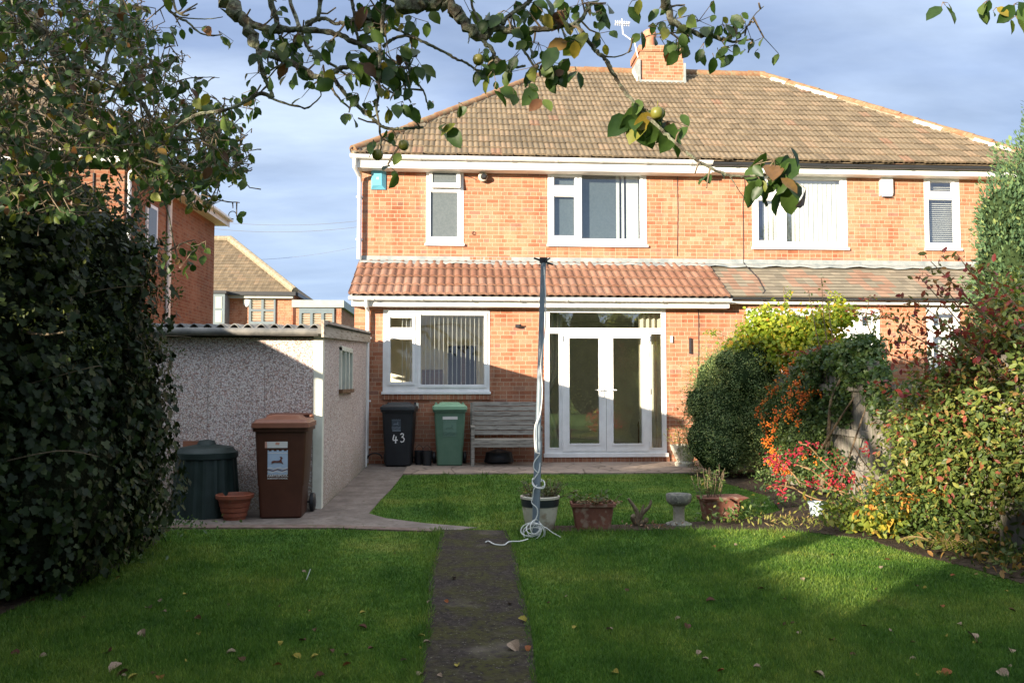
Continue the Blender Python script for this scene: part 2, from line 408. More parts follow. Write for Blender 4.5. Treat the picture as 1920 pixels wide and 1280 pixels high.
def tilemat(name, px, rowz, z0, rp, stops, grime, mossc=(.20, .17, .10), moss=.35):
    m, t, out = newmat(name)
    tc = nd(t, 'ShaderNodeTexCoord'); sp = nd(t, 'ShaderNodeSeparateXYZ', {0: tc.outputs['Object']})
    a = mth(t, 'FLOOR', mth(t, 'DIVIDE', sp.outputs[0], px)); b = mth(t, 'FLOOR', mth(t, 'DIVIDE', mth(t, 'SUBTRACT', sp.outputs[2], z0), rowz))
    cv = nd(t, 'ShaderNodeCombineXYZ', {0: a, 1: b, 2: .5})
    wn = nd(t, 'ShaderNodeTexWhiteNoise', {'Vector': cv.outputs[0]}, noise_dimensions='3D')
    col = ramp(t, wn.outputs[0], stops)
    n = nd(t, 'ShaderNodeTexNoise', {'Vector': tc.outputs['Object'], 'Scale': 1.3, 'Detail': 6, 'Roughness': .65})
    col = mixc(t, .8, col, ramp(t, n.outputs[0], [(.3, grime), (.6, (1.08, 1.06, 1.0))]), 'MULTIPLY')
    n2 = nd(t, 'ShaderNodeTexNoise', {'Vector': tc.outputs['Object'], 'Scale': 14, 'Detail': 6, 'Roughness': .7})
    f = ramp(t, n2.outputs[0], [(.5, (0, 0, 0)), (.7, (moss,)*3)])
    col = mixc(t, f, col, mossc)
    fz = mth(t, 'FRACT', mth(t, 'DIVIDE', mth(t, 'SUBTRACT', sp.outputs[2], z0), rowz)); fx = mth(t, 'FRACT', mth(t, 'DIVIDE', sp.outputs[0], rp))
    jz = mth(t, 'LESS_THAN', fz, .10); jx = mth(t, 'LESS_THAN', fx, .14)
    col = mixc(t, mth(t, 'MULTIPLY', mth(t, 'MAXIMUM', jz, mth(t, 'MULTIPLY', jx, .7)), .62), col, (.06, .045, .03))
    prin(t, out, col, .88, .15, n2.outputs[0], .3, .006); return m
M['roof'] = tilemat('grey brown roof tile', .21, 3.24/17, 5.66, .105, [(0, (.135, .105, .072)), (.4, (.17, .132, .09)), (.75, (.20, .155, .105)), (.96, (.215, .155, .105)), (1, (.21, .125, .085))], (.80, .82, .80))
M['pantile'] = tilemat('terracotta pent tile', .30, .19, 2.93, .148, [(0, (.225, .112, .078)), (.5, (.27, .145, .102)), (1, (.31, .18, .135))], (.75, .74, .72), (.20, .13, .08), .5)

def diaper():
    """plain grey tile courses with red diamond groups"""
    m, t, out = newmat('grey and red plain tile')
    tc = nd(t, 'ShaderNodeTexCoord'); sp = nd(t, 'ShaderNodeSeparateXYZ', {0: tc.outputs['Object']})
    a = mth(t, 'FLOOR', mth(t, 'DIVIDE', sp.outputs[0], .165)); b = mth(t, 'FLOOR', mth(t, 'DIVIDE', mth(t, 'SUBTRACT', sp.outputs[2], 2.955), .0715))
    wn = nd(t, 'ShaderNodeTexWhiteNoise', {'Vector': nd(t, 'ShaderNodeCombineXYZ', {0: a, 1: b}).outputs[0]})
    x = mth(t, 'ABSOLUTE', mth(t, 'SUBTRACT', mth(t, 'MODULO', mth(t, 'ADD', mth(t, 'MULTIPLY', a, .165), 20.1), 1.24), .62))
    zq = mth(t, 'ABSOLUTE', mth(t, 'SUBTRACT', mth(t, 'MULTIPLY', mth(t, 'ADD', b, .5), .0715), .34))
    d = mth(t, 'ADD', mth(t, 'DIVIDE', x, .46), mth(t, 'DIVIDE', zq, .36))
    ins = mth(t, 'LESS_THAN', d, 1.0); hole = mth(t, 'GREATER_THAN', d, .42); f = mth(t, 'MULTIPLY', ins, mth(t, 'MULTIPLY', hole, .62))
    grey = ramp(t, wn.outputs[0], [(0, (.18, .16, .125)), (.6, (.23, .205, .155)), (1, (.27, .235, .18))])
    red = ramp(t, wn.outputs[0], [(0, (.29, .15, .10)), (1, (.36, .20, .14))])
    n = nd(t, 'ShaderNodeTexNoise', {'Vector': tc.outputs['Object'], 'Scale': 3, 'Detail': 6})
    fz = mth(t, 'FRACT', mth(t, 'DIVIDE', mth(t, 'SUBTRACT', sp.outputs[2], 2.955), .0715)); col = mixc(t, f, grey, red); col = mixc(t, mth(t, 'MULTIPLY', mth(t, 'LESS_THAN', fz, .2), .65), col, (.05, .045, .035)); col = mixc(t, .7, col, ramp(t, n.outputs[0], [(.3, (.78, .8, .8)), (.7, (1.15, 1.12, 1.08))]), 'MULTIPLY')
    prin(t, out, col, .88, .15, n.outputs[0], .3, .006); return m
M['diaper'] = diaper()

def pebble():
    m, t, out = newmat('pebble dash')
    tc = nd(t, 'ShaderNodeTexCoord')
    v = nd(t, 'ShaderNodeTexVoronoi', {'Vector': tc.outputs['Object'], 'Scale': 72, 'Randomness': 1.0})
    wn = nd(t, 'ShaderNodeTexWhiteNoise', {'Vector': v.outputs['Color']})
    col = ramp(t, wn.outputs[0], [(0, (.72, .66, .63)), (.34, (.62, .54, .52)), (.5, (.52, .36, .32)), (.68, (.40, .34, .33)), (.82, (.60, .50, .44)), (1, (.82, .77, .72))], 'CONSTANT')
    e = ramp(t, v.outputs['Distance'], [(.45, (1, 1, 1)), (.8, (.5, .46, .43))]); col = mixc(t, 1.0, col, e, 'MULTIPLY')
    n = nd(t, 'ShaderNodeTexNoise', {'Vector': tc.outputs['Object'], 'Scale': 1.5, 'Detail': 5})
    sp = nd(t, 'ShaderNodeSeparateXYZ', {0: tc.outputs['Object']})
    low = nd(t, 'ShaderNodeClamp', {0: mth(t, 'MULTIPLY', mth(t, 'SUBTRACT', mth(t, 'MULTIPLY', n.outputs[0], 1.1), sp.outputs[2]), 1.6)}).outputs[0]
    col = mixc(t, mth(t, 'MULTIPLY', low, .6), col, (.17, .16, .10))
    col = mixc(t, .6, col, ramp(t, n.outputs[0], [(.3, (.85, .83, .8)), (.7, (1.1, 1.1, 1.1))]), 'MULTIPLY')
    prin(t, out, col, .85, .2, v.outputs['Distance'], .7, -.006); return m
M['pebble'] = pebble()
M['cream_post'] = mnoise('cream painted concrete', (.60, .60, .50), (.72, .72, .62), 4, 5, .7, .2)
M['asbestos'] = mnoise('corrugated cement', (.13, .13, .13), (.24, .235, .22), 5, 6, .85, .15)
M['board'] = mnoise('weathered grey board', (.34, .29, .23), (.52, .47, .40), 5, 6, .85, .15, (1, .12, 1.5), c=(.22, .17, .13), cs=25)
M['bench_wood'] = mnoise('silvered bench timber', (.20, .185, .16), (.33, .31, .27), 6, 6, .85, .15, (.25, 1, 2.5), c=(.12, .105, .09), cs=22, bs=.4)
M['fence_wood'] = mnoise('weathered fence timber', (.15, .135, .115), (.29, .265, .225), 6, 6, .9, .1, (1, 3, .2), c=(.07, .085, .045), cs=12, bs=.5)
M['terracotta'] = mnoise('terracotta plastic', (.20, .055, .028), (.26, .08, .042), 8, 5, .55, .35, c=(.18, .07, .045), cs=40)
M['trough'] = mnoise('weathered terracotta', (.14, .055, .038), (.21, .09, .06), 7, 5, .8, .2, c=(.26, .18, .13), cs=18)
M['stone'] = mnoise('weathered stone', (.12, .115, .10), (.24, .225, .19), 12, 6, .9, .15, c=(.33, .32, .25), cs=35, bs=.6)
M['stonepale'] = mnoise('pale stone', (.26, .23, .18), (.40, .36, .29), 10, 6, .9, .15, c=(.22, .22, .13), cs=30, bs=.5)
M['cream_pot'] = mnoise('cream glazed pot', (.46, .42, .33), (.58, .54, .44), 6, 5, .5, .4, c=(.33, .26, .18), cs=10)
M['dark_band'] = plain('dark glaze band', (.025, .03, .035), .35, .5)
M['soil'] = mnoise('garden soil', (.035, .025, .018), (.08, .06, .042), 20, 6, .95, .1, bs=.8, bd=.02)
M['galv'] = mnoise('painted grey steel pole', (.12, .155, .18), (.18, .22, .25), 20, 5, .45, .5, (1, 1, .3), metal=0)
M['rope'] = plain('white plastic line', (.66, .66, .62), .5, .4)
M['twig'] = mnoise('grey brown twig', (.10, .07, .045), (.19, .15, .10), 30, 4, .85, .15)
M['redtwig'] = mnoise('tan twig', (.16, .10, .05), (.27, .18, .09), 30, 4, .75, .2)
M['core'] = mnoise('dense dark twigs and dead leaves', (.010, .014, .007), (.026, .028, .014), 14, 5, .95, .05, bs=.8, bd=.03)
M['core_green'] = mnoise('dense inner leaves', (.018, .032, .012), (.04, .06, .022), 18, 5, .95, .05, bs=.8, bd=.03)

def barkmat():
    m, t, out = newmat('lichened apple bark')
    tc = nd(t, 'ShaderNodeTexCoord')
    n = nd(t, 'ShaderNodeTexNoise', {'Vector': tc.outputs['Object'], 'Scale': 22, 'Detail': 6, 'Roughness': .7})
    n2 = nd(t, 'ShaderNodeTexNoise', {'Vector': tc.outputs['Object'], 'Scale': 70, 'Detail': 4})
    col = ramp(t, n.outputs[0], [(.34, (.04, .033, .024)), (.46, (.095, .082, .06)), (.56, (.17, .18, .125)), (.7, (.27, .27, .15))])
    col = mixc(t, .6, col, ramp(t, n2.outputs[0], [(.35, (.55, .55, .55)), (.65, (1.2, 1.2, 1.2))]), 'MULTIPLY')
    prin(t, out, col, .9, .1, mth(t, 'ADD', n.outputs[0], n2.outputs[0]), .9, .012); return m
M['bark'] = barkmat()

M['apple_leaf'] = leafmat('apple leaf', [(0, (.022, .05, .013)), (.35, (.036, .074, .018)), (.7, (.056, .10, .024)), (.86, (.085, .125, .025)), (.925, (.16, .17, .03)), (.955, (.26, .20, .03)), (.975, (.15, .065, .03)), (1, (.08, .04, .02))], .32, .42)
M['apple_leaf_dark'] = leafmat('apple leaf of the shaded side', [(0, (.028, .05, .015)), (.4, (.045, .08, .02)), (.75, (.07, .11, .026)), (.9, (.13, .15, .03)), (.96, (.24, .2, .035)), (1, (.12, .05, .025))], .28, .45)
M['ivy'] = leafmat('ivy leaf', [(0, (.010, .020, .010)), (.5, (.018, .034, .014)), (.85, (.032, .052, .018)), (1, (.06, .075, .03))], .12, .5, None, .18, k=(1.0, .95, .75))
M['ivy_young'] = leafmat('ivy flower head', [(0, (.05, .075, .02)), (.5, (.08, .11, .03)), (1, (.13, .15, .05))], .25, .45, k=(.75, .75, .7))
M['cotoneaster'] = leafmat('small dark leaf', [(0, (.04, .065, .03)), (.5, (.065, .10, .045)), (.85, (.10, .135, .06)), (1, (.19, .20, .09))], .22, .4, k=(2.3, 2.2, 1.9))
M['vine'] = leafmat('yellow green leaf', [(0, (.14, .22, .025)), (.4, (.24, .32, .035)), (.75, (.38, .42, .05)), (.92, (.52, .44, .05)), (1, (.5, .22, .03))], .42, .5)
M['pyra'] = leafmat('firethorn leaf', [(0, (.035, .06, .022)), (.6, (.06, .095, .032)), (1, (.11, .14, .045))], .25, .4, k=(1.4, 1.4, 1.2))
M['berry'] = leafmat('orange berry', [(0, (.55, .09, .015)), (.6, (.68, .16, .02)), (1, (.75, .28, .03))], .05, .35)
M['fenceivy'] = leafmat('fence climber leaf', [(0, (.03, .06, .024)), (.6, (.055, .095, .034)), (1, (.10, .14, .045))], .28, .4, k=(1.3, 1.3, 1.2))
M['photinia'] = leafmat('shrub leaf', [(0, (.03, .05, .016)), (.35, (.05, .078, .022)), (.65, (.085, .115, .03)), (.84, (.14, .155, .04)), (.90, (.15, .10, .04)), (.95, (.16, .045, .035)), (1, (.10, .035, .03))], .3, .42, k=(1.7, 1.6, 1.5))
M['redleaf'] = leafmat('crimson leaf', [(0, (.26, .015, .04)), (.5, (.42, .03, .07)), (.85, (.52, .06, .06)), (1, (.45, .16, .06))], .45, .5)
M['bluecon'] = leafmat('blue green conifer spray', [(0, (.05, .085, .055)), (.5, (.085, .13, .085)), (.85, (.13, .18, .10)), (1, (.22, .23, .10))], .2, .6, spec=.15, k=(1.05, 1.2, 1.0))
M['yellowleaf'] = leafmat('yellow border leaf', [(0, (.12, .17, .03)), (.4, (.26, .30, .045)), (.75, (.50, .40, .06)), (.9, (.62, .36, .08)), (1, (.5, .16, .04))], .4, .5)
M['border'] = leafmat('border plant leaf', [(0, (.04, .07, .02)), (.6, (.08, .13, .03)), (.9, (.15, .2, .05)), (1, (.3, .26, .07))], .3, .5)
M['hedge'] = leafmat('backlit hedge leaf', [(0, (.10, .14, .04)), (.6, (.2, .26, .08)), (1, (.42, .42, .14))], .6, .5)
M['fern'] = leafmat('pale fern frond', [(0, (.16, .20, .035)), (.6, (.28, .30, .05)), (1, (.42, .38, .07))], .4, .5)
M['potplant'] = leafmat('pot plant leaf', [(0, (.05, .07, .025)), (.6, (.09, .12, .035)), (.9, (.16, .17, .05)), (1, (.35, .14, .04))], .3, .5)
M['apple'] = mnoise('green apple', (.10, .12, .02), (.19, .16, .03), 12, 4, .4, .4, c=(.24, .10, .03), cs=8)

def grassmat(name, blade=True):
    m, t, out = newmat(name)
    tc = nd(t, 'ShaderNodeTexCoord')
    n = nd(t, 'ShaderNodeTexNoise', {'Vector': tc.outputs['Object'], 'Scale': .9, 'Detail': 5, 'Roughness': .6})
    n2 = nd(t, 'ShaderNodeTexNoise', {'Vector': tc.outputs['Object'], 'Scale': 7, 'Detail': 5})
    base = ramp(t, n.outputs[0], [(.32, (.046, .118, .018)), (.48, (.078, .165, .025)), (.60, (.122, .20, .034)), (.72, (.19, .235, .055))])
    base = mixc(t, .8, base, ramp(t, n2.outputs[0], [(.3, (.66, .74, .7)), (.7, (1.35, 1.2, 1.2))]), 'MULTIPLY')
    if blade:
        g = nd(t, 'ShaderNodeNewGeometry')
        base = mixc(t, .9, base, ramp(t, g.outputs['Random Per Island'], [(0, (.6, .66, .7)), (.6, (1.1, 1.1, 1.0)), (.94, (1.5, 1.35, 1.1)), (1, (3.0, 1.9, 2.2))]), 'MULTIPLY')
        p = nd(t, 'ShaderNodeBsdfPrincipled', {'Base Color': base, 'Roughness': .5, 'Specular IOR Level': .25})
        tr = nd(t, 'ShaderNodeBsdfTranslucent', {'Color': base})
        mx = nd(t, 'ShaderNodeMixShader', {0: .35, 1: p.outputs[0], 2: tr.outputs[0]}); t.links.new(mx.outputs[0], out.inputs[0])
    else:
        n3 = nd(t, 'ShaderNodeTexNoise', {'Vector': tc.outputs['Object'], 'Scale': 90, 'Detail': 4})
        base = mixc(t, .7, base, ramp(t, n3.outputs[0], [(.35, (.4, .42, .4)), (.65, (1.25, 1.2, 1.1))]), 'MULTIPLY')
        prin(t, out, base, .9, .1, n3.outputs[0], .9, .02)
    return m
M['lawn'] = grassmat('lawn turf', False); M['blades'] = grassmat('grass blades', True)

def pathmat():
    m, t, out = newmat('mossy concrete path')
    tc = nd(t, 'ShaderNodeTexCoord')
    n = nd(t, 'ShaderNodeTexNoise', {'Vector': tc.outputs['Object'], 'Scale': 3.2, 'Detail': 7, 'Roughness': .65})
    n2 = nd(t, 'ShaderNodeTexNoise', {'Vector': tc.outputs['Object'], 'Scale': 28, 'Detail': 6, 'Roughness': .7})
    n3 = nd(t, 'ShaderNodeTexVoronoi', {'Vector': tc.outputs['Object'], 'Scale': 75})
    col = ramp(t, n2.outputs[0], [(.3, (.013, .010, .009)), (.5, (.028, .022, .019)), (.72, (.068, .056, .047))])
    f = ramp(t, n.outputs[0], [(.42, (0, 0, 0)), (.58, (.9, .9, .9))]); moss = mixc(t, n2.outputs[0], (.020, .023, .006), (.06, .055, .015))
    col = mixc(t, mth(t, 'MULTIPLY', f, mth(t, 'GREATER_THAN', n2.outputs[0], .44)), col, moss)
    bare = nd(t, 'ShaderNodeTexNoise', {'Vector': tc.outputs['Object'], 'Scale': 1.7, 'Detail': 5})
    col = mixc(t, ramp(t, bare.outputs[0], [(.6, (0, 0, 0)), (.74, (.5, .5, .5))]), col, (.17, .145, .125))
    wn = nd(t, 'ShaderNodeTexWhiteNoise', {'Vector': n3.outputs['Color']}); peb = mth(t, 'MULTIPLY', mth(t, 'GREATER_THAN', wn.outputs[0], .93), mth(t, 'LESS_THAN', n3.outputs['Distance'], .35))
    col = mixc(t, mth(t, 'MULTIPLY', peb, .45), col, (.22, .20, .17))
    prin(t, out, col, .9, .15, mth(t, 'ADD', n2.outputs[0], mth(t, 'MULTIPLY', n.outputs[0], .8)), .8, .015); return m
M['path'] = pathmat()
M['concrete'] = mnoise('worn concrete', (.13, .108, .094), (.225, .19, .165), 4, 7, .85, .15, c=(.13, .11, .09), cs=18, bs=.3)
M['edgestone'] = mnoise('stained brick edging', (.13, .085, .07), (.22, .16, .135), 7, 6, .85, .15, c=(.09, .09, .05), cs=20, bs=.5)
def crazy():
    m, t, out = newmat('crazy paving')
    tc = nd(t, 'ShaderNodeTexCoord')
    v = nd(t, 'ShaderNodeTexVoronoi', {'Vector': tc.outputs['Object'], 'Scale': 2.1}, feature='DISTANCE_TO_EDGE')
    vc = nd(t, 'ShaderNodeTexVoronoi', {'Vector': tc.outputs['Object'], 'Scale': 2.1})
    n = nd(t, 'ShaderNodeTexNoise', {'Vector': tc.outputs['Object'], 'Scale': 9, 'Detail': 6})
    wn = nd(t, 'ShaderNodeTexWhiteNoise', {'Vector': vc.outputs['Color']})
    col = ramp(t, wn.outputs[0], [(0, (.22, .17, .14)), (.5, (.28, .225, .19)), (1, (.32, .25, .20))])
    col = mixc(t, .8, col, ramp(t, n.outputs[0], [(.3, (.7, .7, .7)), (.7, (1.2, 1.2, 1.15))]), 'MULTIPLY')
    col = mixc(t, ramp(t, v.outputs[0], [(.0, (1, 1, 1)), (.035, (0, 0, 0))]), col, (.10, .075, .055))
    prin(t, out, col, .85, .15, mth(t, 'ADD', n.outputs[0], ramp(t, v.outputs[0], [(0, (0, 0, 0)), (.05, (1, 1, 1))])), .4, .008); return m
M['crazy'] = crazy()

# ================================================================== GROUND
def sheet(name, pts, z, m, thick=0):
    mb = MB(); n = len(pts)
    top = [(x, y, z) for x, y in pts]; mb.add(top, [tuple(range(n))])
    if thick:
        mb.add(top+[(x, y, z-thick) for x, y in pts], [(i, i+n, (i+1) % n+n, (i+1) % n) for i in range(n)])
    return tag(mb.build(name, m), kind='structure')
sheet('lawn', [(-150, -60), (150, -60), (150, 300), (-150, 300)], 0, M['lawn'])
SIDE = [(-3.5, 8.78), (-1.2, 8.62), (-.3, 8.36), (.05, 8.3), (.22, 8.42), (-.3, 8.72), (-.72, 9.06), (-.93, 9.4), (-.9, 10.4), (-.84, 11.6), (-.80, 13.35), (-.80, 15.3), (-1.49, 15.3), (-1.49, 9.9), (-3.5, 9.9)]
sheet('side_path', SIDE, .008, M['concrete'], .03)
PATH = [(-.13, 8.3), (.49, 8.22), (.51, 7.2), (.47, 6.1), (.44, 5.0), (.39, 4.1), (.44, 2), (.45, -6), (-.2, -6), (-.2, 2), (-.19, 4.1), (-.16, 5.2), (-.19, 6.3), (-.15, 7.3)]
sheet('garden_path', PATH, .012, M['path'], .03)
sheet('path_edging', [(-3.4, 8.60), (-1.2, 8.46), (-.35, 8.24), (-.13, 8.2), (-.13, 8.3), (-1.2, 8.63), (-3.4, 8.79)], .016, M['edgestone'], .03)
sheet('patio', [(-.80, 13.32), (.5, 13.30), (2, 13.24), (3.5, 13.2), (4.9, 13.2), (4.9, 15.3), (-.80, 15.3)], .02, M['crazy'], .04)
BED = [(4.9, 4.0), (4.05, 5.2), (3.95, 6.3), (3.75, 7.1), (3.75, 7.55), (3.35, 7.95), (2.8, 8.12), (1.9, 8.17), (.75, 8.12), (.6, 8.25), (.8, 8.45), (2.0, 8.5), (3.0, 8.75), (3.6, 9.3), (3.9, 10.5), (3.8, 12), (3.6, 13.1), (4.9, 13.1)]
sheet('flower_bed', BED, .01, M['soil'], .03)
sheet('hedge_bed', [(-6, 4.5), (-3.0, 4.6), (-2.75, 5.6), (-2.6, 6.8), (-2.6, 7.6), (-2.75, 8.6), (-6, 8.7)], .006, M['soil'])

def inpoly(X, Y, poly):
    ins = np.zeros(len(X), bool); n = len(poly)
    for i in range(n):
        x1, y1 = poly[i]; x2, y2 = poly[(i+1) % n]
        c = ((y1 > Y) != (y2 > Y)) & (X < (x2-x1)*(Y-y1)/(y2-y1+1e-12)+x1); ins ^= c
    return ins
def grass(n):
    y = 1/RNG.uniform(1/14.0, 1/3.4, int(n*1.7)); x = RNG.uniform(-.62, .78, len(y))*y
    pad = [(-.1, 8.3), (.47, 8.2), (.48, 7.2), (.44, 6.1), (.41, 5.0), (.36, 4.1), (.41, 2), (.41, 1), (-.17, 1), (-.17, 2), (-.16, 4.1), (-.13, 5.2), (-.16, 6.3), (-.12, 7.3)]
    k = ~inpoly(x, y, pad) & ~inpoly(x, y, SIDE) & ~((y > 13.28)) & ~inpoly(x, y, BED) & ~((x < -.9) & (y > 8.45)) & ~((x < -2.75) & (y > 4.8)) & (x < 4.9)
    x, y = x[k][:n], y[k][:n]; m = len(x)
    P = np.stack([x, y, np.zeros(m)], 1); tuft = snoise(P, 2.2, 4)
    A = RNG.uniform(0, 6.28, m); tilt = RNG.uniform(.1, 1.1, m)
    L = np.stack([np.cos(A)*tilt, np.sin(A)*tilt, np.ones(m)], 1); N = rnd3(m)
    edge = (np.abs(x-(-.15)) < .07) | (np.abs(x-.43) < .07) | ((y > 7.9) & (y < 8.25) & (x > .55))
    S = (.026+.012*tuft)*RNG.uniform(.6, 1.4, m)*np.where(edge, RNG.uniform(1, 2.4, m), 1); S = np.maximum(S, .012)
    w = (.0032+.0006*y)/S
    o = leafmesh('grass', P, L, N, S, 'blade', M['blades'], None, w)
    tag(o, 'short green mown grass covering both lawns', 'grass', kind='stuff')
grass(420000)

# ================================================================== HOUSE
YL, YU = 15.1, 16.1
X0, X1, XP = -1.77, 11.6, 4.86
house = thing('semi_detached_house', 'sunlit orange brick semi-detached pair with hipped tile roof and white windows facing the garden', 'house', (4.85, 15.1, 0))

def rect(u0, v0, u1, v1, Y):
    um, vm = (u0+u1)/2, (v0+v1)/2
    return (at(u0, vm, Y).x, at(u1, vm, Y).x, at(um, v1, Y).z, at(um, v0, Y).z)
WIN = {  # outer px rect, plane, panes
 'bath': ((799, 315, 869, 458), YU, [(811, 326, 856, 346), (807, 360, 859, 445)]),
 'bed': ((1027, 318, 1212, 460), YU, [(1038, 331, 1078, 349), (1038, 368, 1078, 443), (1090, 328, 1201, 449)]),
 'nbed': ((1410, 326, 1588, 465), YU, [(1421, 341, 1459, 362), (1421, 375, 1459, 452), (1473, 336, 1577, 455)]),
 'nbath': ((1733, 330, 1799, 467), YU, [(1742, 341, 1785, 360), (1740, 374, 1789, 457)]),
 'kitchen': ((718, 581, 918, 735), YL, [(731, 595, 774, 615), (731, 635, 774, 717), (788, 590, 909, 722)]),
 'nlower': ((1400, 579, 1650, 745), YL, [(1412, 592, 1455, 612), (1412, 633, 1455, 730), (1470, 592, 1560, 612), (1470, 633, 1560, 730), (1571, 592, 1597, 612), (1571, 633, 1597, 730), (1615, 592, 1636, 612), (1615, 626, 1636, 730)]),
 'nback': ((1738, 576, 1800, 690), YL, [(1748, 588, 1790, 612), (1748, 630, 1790, 676)]),
}
DOOR = (1021, 578, 1249, 853)
rects = {k: rect(*v[0], v[1]) for k, v in WIN.items()}
drect = rect(*DOOR, YL)
# --- walls
mb = MB()
mb.wallY(X0, X1, 0, 2.98, YL, YL+.24, [rects[k] for k in ('kitchen', 'nlower', 'nback')]+[drect])
mb.wallY(X0, X1, 3.25, 5.62, YU, YU+.24, [rects[k] for k in ('bath', 'bed', 'nbed', 'nbath')])
mb.box(X0, X0+.24, YL+.24, 15.7, 0, 2.98); mb.box(X0, X0+.24, 15.7, 17.4, 0, .8); mb.box(X0, X0+.24, 15.7, 17.4, 1.72, 2.98); mb.box(X0, X0+.24, 17.4, 24, 0, 2.98); mb.box(X0+.002, X0+.24, YU+.24, 24, 2.98, 5.6)  # gap in the unseen left wall added to let daylight into the kitchen
mb.quad((X0, YL, 2.98), (X0, YU, 2.98), (X0, YU, 3.62))
mb.box(X1-.24, X1, YL+.24, 24, 0, 5.6); mb.box(X0+.24, X1-.24, 23.76, 24, 0, 5.6)
mb.build('wall', M['brick_x'], house)
def bcourse(*b):
    q = MB(); q.box(*b); return q.build('brick_course', M['soldier'], house)
a, b, c, d = rects['kitchen']
bcourse(a-.02, b+.02, YL-.006, YL+.1, d+.003, d+.115); bcourse(a-.0, b+.02, YL-.035, YL+.1, c-.13, c-.02)
a, b, c, d = drect; bcourse(a-.02, b+.02, YL-.006, YL+.1, d+.003, d+.06); bcourse(a-.02, b+.04, YL-.05, YL+.1, .0, c-.01)
a, b, c, d = rects['nlower']; bcourse(a-.02, 11.4, YL-.006, YL+.1, d+.003, d+.115)
# --- rooms behind the glass
def room(x0, x1, y0, y1, z0, z1, m, holes=None, name='room_wall', side=False):
    q = MB()
    if holes: q.wallY(x0, x1, z0, z1, y1, y1+.08, holes)
    else: q.quad((x0, y1, z0), (x1, y1, z0), (x1, y1, z1), (x0, y1, z1))
    if side:  # leaves the added daylight opening free in the kitchen's left wall
        for a_, b_, c_, d_ in ((y0, 15.7, z0, z1), (15.7, 17.4, z0, .8), (15.7, 17.4, 1.72, z1), (17.4, y1, z0, z1)): q.quad((x0, a_, c_), (x0, b_, c_), (x0, b_, d_), (x0, a_, d_))
    else: q.quad((x0, y0, z0), (x0, y1, z0), (x0, y1, z1), (x0, y0, z1))
    q.quad((x1, y0, z0), (x1, y0, z1), (x1, y1, z1), (x1, y1, z0))
    q.quad((x0, y0, z0), (x1, y0, z0), (x1, y1, z0), (x0, y1, z0)); q.quad((x0, y0, z1), (x0, y1, z1), (x1, y1, z1), (x1, y0, z1))
    return q.build(name, m, house)
kx0 = at(840, 700, 17.6).x; kx1 = at(893, 700, 17.6).x
room(X0+.25, 1.12, YL+.25, 17.6, .05, 2.8, M['inner'], [(kx0, kx1, .05, at(860, 648, 17.6).z)], side=True)
mb = MB(); mb.box(kx0-.1, kx1+.1, 18.2, 18.25, .05, 2.2); mb.build('unlit_panel', M['darkroom'], house)  # near-black panel, painted dark for the unlit space beyond the door opening
mb = MB(); q = at(868, 690, 17.5); mb.box(q.x-.05, q.x+.05, 17.5, 17.56, .05, at(868, 648, 17.5).z); mb.build('door_post', M['wood_dark'], house)
mb = MB(); q0 = at(792, 690, 17.3); q1 = at(830, 690, 17.3); mb.box(q0.x, q1.x, 17.2, 17.55, .05, q0.z-.03); mb.build('cupboard', M['wood_dark'], house)
room(1.3, 4.7, YL+.25, 19.4, .05, 2.8, M['inner_dark'])
room(4.95, 11.3, YL+.25, 19.4, .05, 2.8, M['inner_dark'])
for a, b in ((X0+.25, 1.2), (1.25, 4.6), (4.95, 8.4), (8.5, 11.3)):
    room(a, b, YU+.25, 19.4, 3.27, 5.5, M['inner'])

# --- windows
def window(key, name='window', pane_m=None, extra=0.045):
    (u0, v0, u1, v1), Y, panes = WIN[key]; a, b, c, d = rects[key]
    holes = [rect(*p, Y) for p in panes]
    mb = MB(); mb.wallY(a, b, c, d, Y-.012, Y+.06, holes)
    for h in holes:   # sash rims, proud of the frame, and glazing bead
        if h[1]-h[0] < .15: continue
        g = .042
        mb.wallY(h[0]-g, h[1]+g, h[2]-g, h[3]+g, Y-.030, Y-.0125, [(h[0]+.001, h[1]-.001, h[2]+.001, h[3]-.001)])
        mb.wallY(h[0], h[1], h[2], h[3], Y-.004, Y+.02, [(h[0]+.012, h[1]-.012, h[2]+.012, h[3]-.012)])
    w = mb.build(name, M['upvc'], house, bevel=.004)
    for i, h in enumerate(holes):
        q = MB(); q.quad((h[0]+.005, Y+.012, h[2]+.005), (h[1]-.005, Y+.012, h[2]+.005), (h[1]-.005, Y+.012, h[3]-.005), (h[0]+.005, Y+.012, h[3]-.005))
        q.build('pane', pane_m or M['glass'], w)
    q = MB(); q.box(a-.02, b+.02, Y-.06, Y-.0005, c-.035, c+.012); q.build('sill', M['upvc'], w, bevel=.004)
    return w, holes
def slats(w, x0, x1, z0, z1, Y, n, ang, wid=.085, m=None, name='vertical_blind', skip=()):
    q = MB()
    for i in range(n):
        if i in skip: continue
        x = x0+(x1-x0)*(i+.5)/n; a = R(ang+random.uniform(-3, 3))
        q.cbox((x, Y, (z0+z1)/2), (wid, .004, z1-z0), Matrix.Rotation(a, 3, 'Z'))
    return q.build(name, m or M['blind'], w)

w, hs = window('bath', pane_m=M['frosted'])
